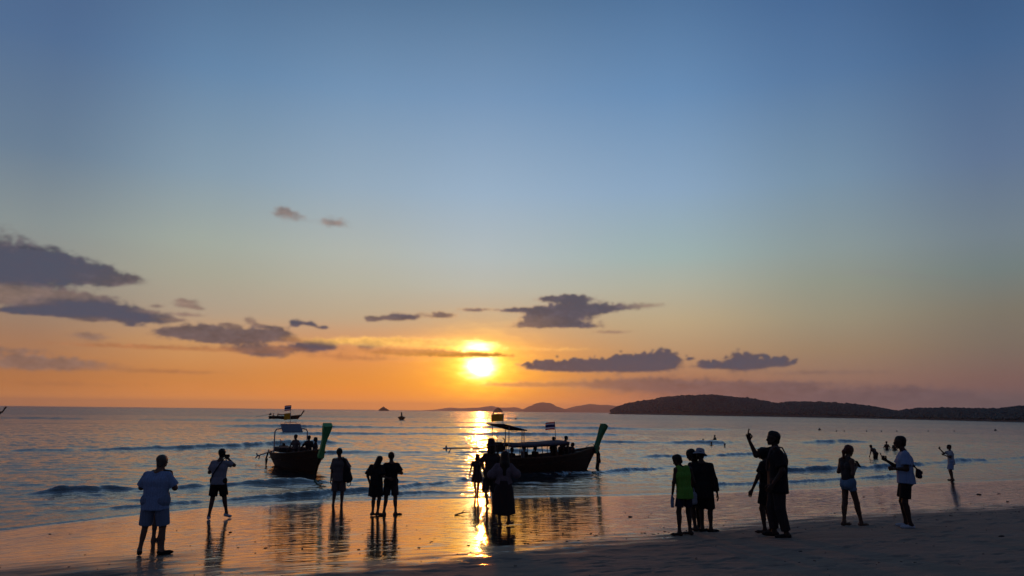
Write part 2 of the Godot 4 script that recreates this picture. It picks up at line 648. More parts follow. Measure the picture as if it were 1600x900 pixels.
func sky_panorama() -> ImageTexture:
	var rows := []
	for r in SKY_RGB:
		var line := []
		for c in r:
			line.append(lin(c))
		rows.append(line)
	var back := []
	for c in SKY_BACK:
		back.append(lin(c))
	var zen := lin(SKY_ZENITH)
	var bw := 512
	var bh := 256
	var bd := PackedFloat32Array()
	bd.resize(bw * bh * 4)
	# what each column is: weights of the listed azimuths, and how far towards the sky behind the camera
	for i in bw:
		var az := ((i + 0.5) / bw - 0.5) * 360.0
		var q := 0
		while q < SKY_AZ.size() - 2 and az > SKY_AZ[q + 1]:
			q += 1
		var t := clampf((az - SKY_AZ[q]) / (SKY_AZ[q + 1] - SKY_AZ[q]), 0.0, 1.0)
		t = t * t * (3.0 - 2.0 * t) * 0.5 + t * 0.5
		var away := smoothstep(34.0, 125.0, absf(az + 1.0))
		var column := []
		for k in rows.size():
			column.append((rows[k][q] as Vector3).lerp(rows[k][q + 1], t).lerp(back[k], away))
		for j in bh:
			var el := 90.0 - (j + 0.5) / bh * 180.0
			var c: Vector3
			if el >= SKY_EL[9]:
				c = (column[9] as Vector3).lerp(zen, smoothstep(28.0, 88.0, el))
			else:
				var w := 0
				while w < 8 and el > SKY_EL[w + 1]:
					w += 1
				c = (column[w] as Vector3).lerp(column[w + 1], clampf((el - SKY_EL[w]) / (SKY_EL[w + 1] - SKY_EL[w]), 0.0, 1.0))
			var o := (j * bw + i) * 4
			bd[o] = c.x
			bd[o + 1] = c.y
			bd[o + 2] = c.z
			bd[o + 3] = 1.0
	var im := Image.create_from_data(bw, bh, false, Image.FORMAT_RGBAF, bd.to_byte_array())
	var W := 4096
	var H := 2048
	im.resize(W, H, Image.INTERPOLATE_CUBIC)
	var px := im.get_data().to_float32_array()
	# clouds and the glow round the sun, over the lowest 24 degrees
	var deg := 360.0 / W
	var half := 75.0
	var cw := int(2.0 * half / deg)
	var ch := int(24.0 / deg)
	var c0 := int((180.0 - half) / deg)
	var r0 := H / 2 - ch
	var dens := PackedFloat32Array()
	var tint := PackedVector3Array()
	var opac := PackedFloat32Array()
	var soft := PackedFloat32Array()
	dens.resize(cw * ch)
	tint.resize(cw * ch)
	opac.resize(cw * ch)
	soft.resize(cw * ch)
	var extra := CLOUDS.duplicate()
	var rng := RandomNumberGenerator.new()
	rng.seed = 77
	for k in 26:   # the same kind of clouds go on to either side of the frame
		var az := rng.randf_range(39.0, 72.0) * (1.0 if k % 2 else -1.0)
		extra.append([az, rng.randf_range(1.5, 12.0), rng.randf_range(2.0, 6.0), rng.randf_range(0.3, 1.1), rng.randf_range(0.6, 1.0), "P" if k % 3 else "E"])
	var nz := FastNoiseLite.new()
	nz.seed = 5
	nz.noise_type = FastNoiseLite.TYPE_SIMPLEX_SMOOTH
	nz.frequency = 0.55
	nz.fractal_octaves = 6
	nz.fractal_gain = 0.6
	var nh := FastNoiseLite.new()
	nh.seed = 15
	nh.noise_type = FastNoiseLite.TYPE_SIMPLEX_SMOOTH
	nh.frequency = 0.6
	nh.fractal_octaves = 2
	# the outlines are pulled about by noise, coarse and fine
	var wx := PackedFloat32Array()
	var wy := PackedFloat32Array()
	var wz := PackedFloat32Array()   # heaped tops
	wz.resize(cw * ch)
	wx.resize(cw * ch)
	wy.resize(cw * ch)
	for j in ch:
		var el := 24.0 - (j + 0.5) * deg
		for i in cw:
			var az := (i + 0.5) * deg - half
			wx[j * cw + i] = nz.get_noise_2d(az * 0.9, el * 1.8) * 1.15
			wy[j * cw + i] = nz.get_noise_2d(az * 1.1 + 70.0, el * 2.2 + 20.0) * 0.42
			wz[j * cw + i] = absf(nh.get_noise_2d(az * 1.3 + 5.0, el * 1.5 + 44.0)) * 1.0 - 0.16
	for c in extra:
		var kind: Array = CLOUD_KIND[c[5]]
		var col := lin(kind[0])
		var w: float = c[2]
		var h: float = c[3]
		var heap := 0.62 if c[5] == "C" else minf(h, 0.5) * 0.7
		var pull := minf(0.75, 0.06 + h * 0.75) * (0.4 if c[5] == "C" else 1.0)
		var i0 := maxi(int((c[0] - w * 1.8 - 1.0 + half) / deg), 0)
		var i1 := mini(int((c[0] + w * 1.8 + 1.0 + half) / deg), cw - 1)
		var j0 := maxi(int((24.0 - c[1] - h * 1.8 - 0.4) / deg), 0)
		var j1 := mini(int((24.0 - c[1] + h * 1.8 + 0.4) / deg), ch - 1)
		for j in range(j0, j1 + 1):
			for i in range(i0, i1 + 1):
				var o := j * cw + i
				var dy: float = ((24.0 - (j + 0.5) * deg) + wy[o] * pull - c[1]) / h
				if dy > 0.0:
					dy = maxf(dy - wz[o] * heap / h, 0.0)
				if dy < 0.0:
					dy *= 1.3
				var dx: float = ((i + 0.5) * deg - half + wx[o] * pull - c[0]) / w
				var g: float = c[4] * exp(-(dx * dx + dy * dy) * 0.9)
				if g > 0.02:
					dens[o] += g
					tint[o] += col * g
					opac[o] += kind[1] * g
					soft[o] += kind[2] * g
	for j in ch:
		var el := 24.0 - (j + 0.5) * deg
		for i in cw:
			var o := j * cw + i
			var p := ((r0 + j) * W + c0 + i) * 4
			var az := (i + 0.5) * deg - half
			var c := Vector3(px[p], px[p + 1], px[p + 2])
			var dx := az - SUN_AZ
			var dy := el - SUN_EL
			var near := dx * dx * 0.55 + dy * dy
			var glow := Vector3.ZERO
			if near < 300.0:
				var nn := nz.get_noise_2d(az * 0.8, el * 3.6) if near < 60.0 else 0.0
				var r2 := near * (1.0 + nn * 0.55)
				var wide := dx * dx * 0.55 + dy * dy * (2.2 if dy > 0.0 else 1.0)
				glow = Vector3(0.40, 0.15, 0.004) * exp(-wide / 19.0)
				glow += Vector3(0.62, 0.36, 0.01) * exp(-r2 / 5.0) + Vector3(1.1, 0.85, 0.10) * exp(-r2 / 1.5) + Vector3(10.0, 8.0, 4.5) * exp(-r2 / 0.34)
				var cx := (dx + 1.9) / 3.4
				var cy := (el - 4.85 + 0.03 * dx) / 0.5
				glow += Vector3(0.70, 0.37, 0.04) * exp(-(cx * cx + cy * cy)) * (0.75 + nn * 1.2)
				# the bright bank over the sun
				var by := (el - 4.86) / 0.30
				var bx := (dx + 0.3) / 1.05
				glow += Vector3(4.6, 3.6, 1.5) * exp(-(bx * bx + by * by) * (1.0 + nn * 1.2))
			var d := dens[o]
			if d > 0.05:
				var f := nz.get_noise_2d(az * 0.8 + 11.0, el * 1.9)
				var f2 := nz.get_noise_2d(az * 2.6 + 31.0, el * 5.5)
				var sf := soft[o] / d
				var a := smoothstep(0.46 - sf * 0.36, 0.60 + sf * 0.62, d + f2 * 0.20 + f * 0.16) * opac[o] / d
				var k := tint[o] / d
				# thick and thin places; the thinner parts let through some of the sun's colour
				k = k * (1.0 - 0.36 * f + 0.28 * f2) + Vector3(0.07, 0.034, 0.016) * clampf(0.22 - f * 0.6 + f2 * 0.8, 0.0, 0.8) * clampf(1.6 - d, 0.15, 1.0)
				c = (c + glow * (1.0 - a * a)).lerp(k, a)
				# thin edges scatter the sun forwards
				c += Vector3(0.42, 0.20, 0.05) * (a * (1.0 - a) * 3.2 * exp(-near / 34.0))
			else:
				c += glow
			px[p] = c.x
			px[p + 1] = c.y
			px[p + 2] = c.z
	im = Image.create_from_data(W, H, false, Image.FORMAT_RGBAF, px.to_byte_array())
	return ImageTexture.create_from_image(im)

# ------------------------------------------------------------------ ground and water
func shore(x: float) -> float:
	var s := 0.0
	for k in 5:
		var xx := x + (k - 2) * 0.9
		var q := 0
		while q < SHORE_X.size() - 2 and xx > SHORE_X[q + 1]:
			q += 1
		s += lerpf(SHORE_Z[q], SHORE_Z[q + 1], (xx - SHORE_X[q]) / (SHORE_X[q + 1] - SHORE_X[q]))
	return s / 5.0

# height of the beach at x, d metres up from the water's edge
func beach_h(x: float, d: float) -> float:
	var h: float
	if d < 0.0:
		h = maxf(0.05 * d, -2.0)
	elif d < 18.0:
		h = 0.045 * d + 0.0009 * d * d
	elif d < 45.0:
		h = 1.1016 + 0.0774 * (d - 18.0)
	else:
		h = 3.19 + 0.01 * (d - 45.0)
	return h * (1.0 + 0.012 * clampf(x, -12.0, 10.0))

func ground(x: float, z: float) -> float:
	return beach_h(x, z - shore(x))

# 1 where the sand holds a film of water, 0 where it has drained
func wetness(x: float, d: float) -> float:
	var edge := clampf(16.7 - 0.62 * x, 13.2, 19.5) if x < 6.0 else 13.0
	edge = lerpf(edge, 15.4, smoothstep(-2.8, -6.2, x))
	var soft := lerpf(1.0, 1.9, smoothstep(-2.0, -6.0, x))
	return smoothstep(1.1 * soft, -1.5 * soft, d - edge + n_wave.get_noise_2d(x * 1.2, d * 3.0) * 1.3)

func build_beach() -> void:
	var xs := PackedFloat32Array()
	for x in [-400.0, -250.0, -150.0, -90.0, -60.0, -45.0, -36.0, -30.0, -26.0, -23.0, -21.0, -19.5, -18.2, -17.0]:
		xs.append(x)
	var x := -16.0
	while x < 27.0:
		xs.append(x)
		x += 0.075 if x < 15.0 else 0.15
	for t in [28.5, 30.5, 33.0, 36.0, 40.0, 46.0, 56.0, 75.0, 110.0, 170.0, 260.0, 400.0]:
		xs.append(t)
	var ds := PackedFloat32Array()
	for t in [-60.0, -30.0, -15.0, -8.0, -5.0, -3.5]:
		ds.append(t)
	var d := -2.5
	while d < 23.0:
		ds.append(d)
		d += 0.045
	for t in [24.0, 26.0, 29.0, 33.0, 38.0, 45.0, 60.0, 90.0, 150.0, 260.0]:
		ds.append(t)
	var nu := xs.size()
	var nv := ds.size()
	# footprints: dents with a soft rim
	var rng := RandomNumberGenerator.new()
	rng.seed = 21
	var cells := {}
	var trail := Vector2(-3.0, 21.0)
	var dir := 0.2
	for k in 520:
		var p: Vector2
		if k % 14 == 0:
			trail = Vector2(rng.randf_range(-6.0, 12.0), rng.randf_range(14.0, 22.0))
			dir = rng.randf_range(-0.5, 0.5) + (PI if rng.randf() < 0.5 else 0.0)
		trail += Vector2(cos(dir), sin(dir)) * rng.randf_range(0.5, 0.7)
		p = trail + Vector2(-sin(dir), cos(dir)) * (0.11 if k % 2 else -0.11)
		var e := [p, dir + rng.randf_range(-0.2, 0.2), rng.randf_range(0.014, 0.034)]
		for cx in range(int(floor(p.x - 0.4)), int(floor(p.x + 0.4)) + 1):
			for cy in range(int(floor(p.y - 0.4)), int(floor(p.y + 0.4)) + 1):
				var key := cx * 1000 + cy
				if not cells.has(key):
					cells[key] = []
				cells[key].append(e)
	var v := PackedVector3Array()
	var uv := PackedVector2Array()
	var col := PackedColorArray()
	v.resize(nu * nv)
	uv.resize(nu * nv)
	col.resize(nu * nv)
	var edge := PackedFloat32Array()
	for t in xs:
		edge.append(shore(t))
	var wet_c := Color(0.022, 0.016, 0.012)
	var dry_c := Color(0.165, 0.125, 0.092)
	for j in nv:
		var dd := ds[j]
		var fine := dd > -2.6 and dd < 23.0
		for i in nu:
			var xx := xs[i]
			var z := edge[i] + dd
			var h := beach_h(xx, dd)
			var wet := 0.0
			if fine and xx > -16.5 and xx < 27.0:
				wet = wetness(xx, dd)
				var warp := n_wave.get_noise_2d(xx * 0.8, dd * 1.6)
				var patch := n_wave.get_noise_2d(xx * 2.2 + 50.0, dd * 7.0)
				var rip := sin(dd * 21.0 + warp * 26.0 + xx * 0.6) * 0.0007 + sin(dd * 9.5 + warp * 15.0 - xx * 0.4) * 0.0020
				rip *= clampf(0.45 + patch * 1.5, 0.0, 1.3)
				rip += n_wave.get_noise_2d(xx * 1.1 + 9.0, dd * 9.0) * 0.0036
				h += rip * (0.35 + 0.65 * wet)
				if wet < 0.98:
					var dry := 1.0 - wet
					h += (n_fine.get_noise_2d(xx * 2.2, dd * 2.8) * 0.016 + n_fine.get_noise_2d(xx * 9.0, dd * 12.0) * 0.007) * dry
					var key := int(floor(xx)) * 1000 + int(floor(dd))
					if cells.has(key):
						for e in cells[key]:
							var q: Vector2 = (Vector2(xx, dd) - e[0]).rotated(-e[1])
							var r := Vector2(q.x / 0.15, q.y / 0.065).length()
							if r < 2.0:
								h += (-e[2] * exp(-r * r * 1.6) + e[2] * 0.35 * exp(-(r - 1.35) * (r - 1.35) * 8.0)) * dry
			elif dd < 12.0:
				wet = 1.0
			var o := j * nu + i
			v[o] = Vector3(xx, h, z)
			uv[o] = Vector2((xx + 16.0) / 43.0, (dd + 2.5) / 25.5)
			var g := 1.0 + 0.18 * n_fine.get_noise_2d(xx * 1.3, z * 2.0)
			col[o] = dry_c.lerp(wet_c, wet) * g
			col[o].a = 1.0
	var ii := upward(v, grid_faces(nu, nv))
	# how matt the sand is follows how wet it is
	var tw := 768
	var th := 512
	var rough := Image.create(tw, th, false, Image.FORMAT_RGB8)
	var film := Image.create(tw, th, false, Image.FORMAT_RGB8)
	for b in th:
		for a in tw:
			var tx := (a + 0.5) / tw * 43.0 - 16.0
			var td := (b + 0.5) / th * 25.5 - 2.5
			var w := wetness(tx, td)
			var r := lerpf(0.86, 0.12, w) + 0.05 * n_wave.get_noise_2d(tx * 1.5, td * 6.0)
			rough.set_pixel(a, b, Color(r, r, r))
			film.set_pixel(a, b, Color(w, w, w))
	var m := StandardMaterial3D.new()
	m.vertex_color_use_as_albedo = true
	m.roughness = 1.0
	m.roughness_texture = ImageTexture.create_from_image(rough)
	m.metallic_specular = 0.35
	m.clearcoat_enabled = true
	m.clearcoat = 1.0
	m.clearcoat_roughness = 0.08
	m.clearcoat_texture = ImageTexture.create_from_image(film)
	m.texture_repeat = false
	var o := solo("beach", sheet(v, grid_normals(v, nu, nv), ii, uv, col), m, "broad sandy beach, wet and mirror-like towards the sea, grey and footprinted nearer", "", Vector3.ZERO, "", "structure")
	o.set_meta("category", "beach")

# crests: [height, half width, points as x, z]; the water steepens on the side that faces the beach
const CRESTS := [
	[0.21, 0.48, [-18.2, -28.6, -16.9, -29.2, -15.6, -30.0, -14.2, -30.3, -12.4, -31.8, -9.9, -33.3, -7.6, -34.6]],
	[0.17, 0.36, [-11.4, -24.9, -10.0, -26.0, -8.4, -27.4, -6.8, -29.4, -4.7, -31.6, -3.3, -34.0, -1.9, -36.0, -0.8, -37.0, 1.8, -39.4, 5.3, -41.3, 7.8, -43.5, 10.7, -45.1]],
	[0.12, 0.22, [-14.0, -23.3, -11.7, -25.6, -9.4, -27.2, -7.0, -28.6, -3.5, -30.0, 1.0, -31.6]],
	[0.34, 1.10, [-37.0, -54.0, -33.0, -56.5, -29.0, -58.0, -25.0, -62.0, -21.8, -67.0, -18.5, -72.0, -14.0, -73.0]],
	[0.22, 0.90, [-20.0, -52.0, -13.0, -57.0, -6.0, -58.0, 2.0, -62.0, 9.0, -64.0]],
	[0.42, 2.20, [-60.0, -134.0, -45.0, -136.0, -32.0, -136.5, -18.4, -139.0, -6.0, -148.0, 12.8, -150.0, 30.0, -146.0, 55.0, -158.0]],
	[0.36, 1.60, [-40.0, -95.0, -25.0, -99.0, -10.0, -104.0, 8.0, -106.0, 26.0, -112.0]],
	[0.30, 1.20, [4.0, -80.0, 12.7, -82.5, 22.2, -82.0, 33.5, -96.4]],
	[0.20, 0.5, [12.5, -42.6, 15.8, -43.6, 18.1, -44.7, 20.6, -46.1, 24.4, -48.3, 29.4, -52.8, 33.8, -55.6, 40.4, -59.9, 50.0, -64.0]],
	[0.30, 1.20, [30.0, -84.0, 34.5, -86.7, 39.7, -91.0, 46.0, -92.0]],
	[0.18, 0.60, [5.0, -54.0, 12.0, -56.0, 18.0, -60.0, 27.0, -66.0]],
	[0.10, 0.30, [5.5, -33.0, 10.0, -35.0, 15.0, -37.4, 20.0, -40.4, 26.0, -44.0]],
	[0.50, 3.50, [-150.0, -200.0, -109.0, -196.0, -67.2, -200.0, -33.8, -206.0, 10.0, -210.0, 60.0, -230.0]],
	[0.60, 5.00, [-190.0, -300.0, -100.0, -310.0, 0.0, -330.0, 90.0, -320.0]]]

func build_sea() -> void:
	var rs := PackedFloat32Array()
	var r := 13.0
	while r < 13500.0:
		rs.append(r)
		r *= 1.0055 if r < 170.0 else (1.012 if r < 420.0 else 1.07)
	var az := PackedFloat32Array()
	for t in [-88.0, -78.0, -68.0, -60.0, -54.0, -49.0, -46.0, -43.0, -41.0]:
		az.append(t)
	var t := -39.5
	while t < 39.5:
		az.append(t)
		t += 0.125
	for k in [41.0, 43.0, 46.0, 49.0, 54.0, 60.0, 68.0, 78.0, 88.0]:
		az.append(k)
	var nu := az.size()
	var nv := rs.size()
	var v := PackedVector3Array()
	var col := PackedColorArray()
	v.resize(nu * nv)
	col.resize(nu * nv)
	var deep := Color(0.014, 0.022, 0.027)
	for j in nv:
		for i in nu:
			var a := deg_to_rad(az[i])
			var x := rs[j] * sin(a)
			var z := -rs[j] * cos(a)
			v[j * nu + i] = Vector3(x, 0, z)
			col[j * nu + i] = deep
	var sea_d := PackedFloat32Array()   # metres out from the water's edge
	sea_d.resize(nu * nv)
	for o in v.size():
		var p := v[o]
		var rr := -p.z
		if rr > 400.0:
			sea_d[o] = 300.0
			continue
		var d := p.z - shore(p.x)
		sea_d[o] = -d
		if d > 1.5:
			continue
		var g := 0.0
		var calm := smoothstep(0.0, 7.0, -d)
		var warp := n_wave.get_noise_2d(p.x * 0.12, p.z * 0.2)
		# long low swell that follows the shore, broken into groups
		var ph := d + warp * 9.0
		var group := clampf(0.35 + 1.3 * n_wave.get_noise_2d(p.x * 0.1 + 40.0, p.z * 0.25), 0.0, 1.0)
		g += (sin(ph * 0.86) * 0.030 + sin(ph * 1.63 + p.x * 0.11) * 0.014) * group * calm
		g += n_wave.get_noise_2d(p.x * 0.6, p.z * 1.7) * 0.05 * calm
		g += n_fine.get_noise_2d(p.x * 1.1, p.z * 2.6) * 0.030 * calm
		if rr < 75.0:
			g += n_fine.get_noise_2d(p.x * 3.2 + 20.0, p.z * 7.0) * 0.010 * (0.25 + 0.75 * calm)
		# the thin lip of the last wash
		g += 0.036 * exp(-pow((d + 0.22) / 0.28, 2.0)) + n_wave.get_noise_2d(p.x * 0.7, d * 2.0) * 0.016
		v[o].y = g
	# named crests
	for c in CRESTS:
		var pts: Array = c[2]
		var w: float = c[1]
		var lifts := {}
		for k in range(0, pts.size() - 2, 2):
			var p0 := Vector2(pts[k], pts[k + 1])
			var p1 := Vector2(pts[k + 2], pts[k + 3])
			var last: bool = k + 4 >= pts.size()
			var first := k == 0
			var ab := p1 - p0
			var nrm := Vector2(-ab.y, ab.x).normalized()
			if nrm.y < 0.0:
				nrm = -nrm   # towards the beach
			var reach := w * 4.0
			var a0 := 1e9
			var a1 := -1e9
			var q0 := 1e9
			var q1 := -1e9
			for e in [p0 + nrm * reach, p0 - nrm * reach, p1 + nrm * reach, p1 - nrm * reach]:
				a0 = minf(a0, rad_to_deg(atan2(e.x, -e.y)))
				a1 = maxf(a1, rad_to_deg(atan2(e.x, -e.y)))
				q0 = minf(q0, e.length())
				q1 = maxf(q1, e.length())
			var i0 := az.bsearch(a0)
			var i1 := mini(az.bsearch(a1), nu - 1)
			var j0 := rs.bsearch(q0)
			var j1 := mini(rs.bsearch(q1), nv - 1)
			for j in range(j0, j1 + 1):
				for i in range(i0, i1 + 1):
					var o := j * nu + i
					var p := Vector2(v[o].x, v[o].z)
					var s := (p - p0).dot(ab) / ab.length_squared()
					if s < -0.25 or s > 1.25:
						continue
					var sc := clampf(s, 0.0, 1.0)
					var past := (p - p0 - ab * sc).length() - absf((p - p0).dot(nrm)) if s != sc else 0.0
					if past > w * 2.0:
						continue
					var wob := n_wave.get_noise_2d(p.x * 0.45 / w + 7.0, p.y * 0.12 / w)
					var off := (p - p0).dot(nrm) + wob * w * 0.9
					var x := off / (w * (0.45 if off > 0.0 else 1.6))
					var amp: float = c[0] * (0.80 + 0.75 * n_wave.get_noise_2d(p.x * 0.13 / w + 30.0, 3.0))
					if first:
						amp *= smoothstep(0.0, 1.0, sc)
					if last:
						amp *= 1.0 - smoothstep(0.0, 1.0, sc)
					var lift := amp * exp(-x * x) * smoothstep(0.1, 2.5, sea_d[o]) * (1.0 + 0.12 * n_fine.get_noise_2d(p.x * 0.8 / w, p.y * 2.4 / w))
					lift *= exp(-past * past / (w * w * 0.3)) * (1.0 + 0.22 * n_fine.get_noise_2d(p.x * 2.0, p.y * 5.2))
					if lift <= lifts.get(o, 0.0):
						continue
					v[o].y += lift - lifts.get(o, 0.0)
					lifts[o] = lift
					# a little broken water on the near crests
					if w == 0.36 and p.x > -1.0 and off > -w * 0.2 and off < w * 2.6:
						var f := smoothstep(0.12, 0.45, n_fine.get_noise_2d(p.x * 2.6, p.y * 5.5) * 0.7 + amp * 0.9 - 0.12)
						col[o] = col[o].lerp(Color(0.62, 0.66, 0.72), f * 0.7 * exp(-absf(off) / w))
	var n := FastNoiseLite.new()
	n.seed = 3
	n.noise_type = FastNoiseLite.TYPE_SIMPLEX_SMOOTH
	n.frequency = 0.026
	n.fractal_octaves = 4
	n.fractal_gain = 0.6
	var tex := NoiseTexture2D.new()
	tex.width = 1024
	tex.height = 1024
	tex.seamless = true
	tex.noise = n
	tex.as_normal_map = true
	tex.bump_strength = 5.0
	# one sheet; the wind has more hold on the water farther out, so its chop grows in belts
	var nn := grid_normals(v, nu, nv)
	var mesh := ArrayMesh.new()
	var from := 0
	for belt in SEA_BELTS:
		var to := mini(rs.bsearch(belt[0]), nv - 1)
		var arr := []
		arr.resize(Mesh.ARRAY_MAX)
		arr[Mesh.ARRAY_VERTEX] = v.slice(from * nu, (to + 1) * nu)
		arr[Mesh.ARRAY_NORMAL] = nn.slice(from * nu, (to + 1) * nu)
		arr[Mesh.ARRAY_COLOR] = col.slice(from * nu, (to + 1) * nu)
		arr[Mesh.ARRAY_INDEX] = upward(arr[Mesh.ARRAY_VERTEX], grid_faces(nu, to - from + 1))
		mesh.add_surface_from_arrays(Mesh.PRIMITIVE_TRIANGLES, arr)
		var m := StandardMaterial3D.new()
		m.vertex_color_use_as_albedo = true
		m.roughness = belt[2]
		m.metallic_specular = 0.62
		m.normal_enabled = true
		m.normal_texture = tex
		m.normal_scale = belt[1]
		m.uv1_triplanar = true
		m.uv1_world_triplanar = true
		m.uv1_scale = Vector3(0.07, 0.1, 0.16)
		mesh.surface_set_material(mesh.get_surface_count() - 1, m)
		from = to
	var o := solo("sea", mesh, null, "calm grey-blue sea with low swell lines and a golden path of sunlight", "", Vector3.ZERO, "", "structure")
	o.set_meta("category", "sea")

# outer radius, strength of the chop, roughness
const SEA_BELTS := [[45.0, 0.32, 0.04], [70.0, 0.40, 0.04], [110.0, 0.55, 0.05], [160.0, 0.8, 0.08], [230.0, 1.1, 0.12], [340.0, 1.5, 0.16], [20000.0, 2.0, 0.2]]

# ------------------------------------------------------------------ far land
# a range seen from the beach: [azimuth, distance of its foot, height of its crest] along its length
func ridge(called: String, label: String, mat: Material, pts: Array, deep: float, rough: float, step: float) -> MeshInstance3D:
	var v := PackedVector3Array()
	var nu := 0
	var rows := 22
	var cols := []
	var a: float = pts[0][0]
	while a <= pts[-1][0]:
		var q := 0
		while q < pts.size() - 2 and a > pts[q + 1][0]:
			q += 1
		var t: float = (a - pts[q][0]) / (pts[q + 1][0] - pts[q][0])
		var ts := t * t * (3.0 - 2.0 * t)
		cols.append([a, lerpf(pts[q][1], pts[q + 1][1], t), lerpf(pts[q][2], pts[q + 1][2], lerpf(t, ts, 0.5))])
		a += step
	nu = cols.size()
	for j in rows:
		var f := float(j) / (rows - 1)
		for c in cols:
			var rr: float = c[1] * (1.0 + deep * f)
			var x := rr * sin(deg_to_rad(c[0]))
			var z := -rr * cos(deg_to_rad(c[0]))
			var s := sin(minf(f / 0.5, 1.0) * PI / 2.0) if f < 0.5 else cos((f - 0.5) * PI)
			var h: float = c[2] * pow(maxf(s, 0.0), 0.8)
			var size: float = c[1] * 0.012
			h *= 1.0 + rough * n_wave.get_noise_2d(x / size, z / size) * (1.0 if f < 0.45 or f > 0.55 else 0.3)
			h += c[2] * 0.035 * n_fine.get_noise_2d(c[0] * 16.0, f * 9.0) * s
			v.append(Vector3(x, h - 0.6 * (1.0 - s), z))
	var ii := upward(v, grid_faces(nu, rows))
	var o := solo(called, sheet(v, grid_normals(v, nu, rows), ii), mat, label, "", Vector3.ZERO, "", "structure")
	return o

func crown_mesh() -> ArrayMesh:
	var s := Soup.new()
	var rings := []
	for j in 5:
		var e := -PI / 2.0 + PI * (j + 0.35) / 4.7
		var ring := PackedVector3Array()
		for i in 8:
			var a := TAU * i / 8.0 + j * 0.4
			var rr := cos(e) * (1.0 + 0.25 * sin(i * 2.4 + j * 1.7))
			ring.append(Vector3(cos(a) * rr, sin(e) * (1.0 + 0.1 * sin(i * 3.1)), sin(a) * rr))
		rings.append(ring)
	s.loft(rings)
	return s.mesh()

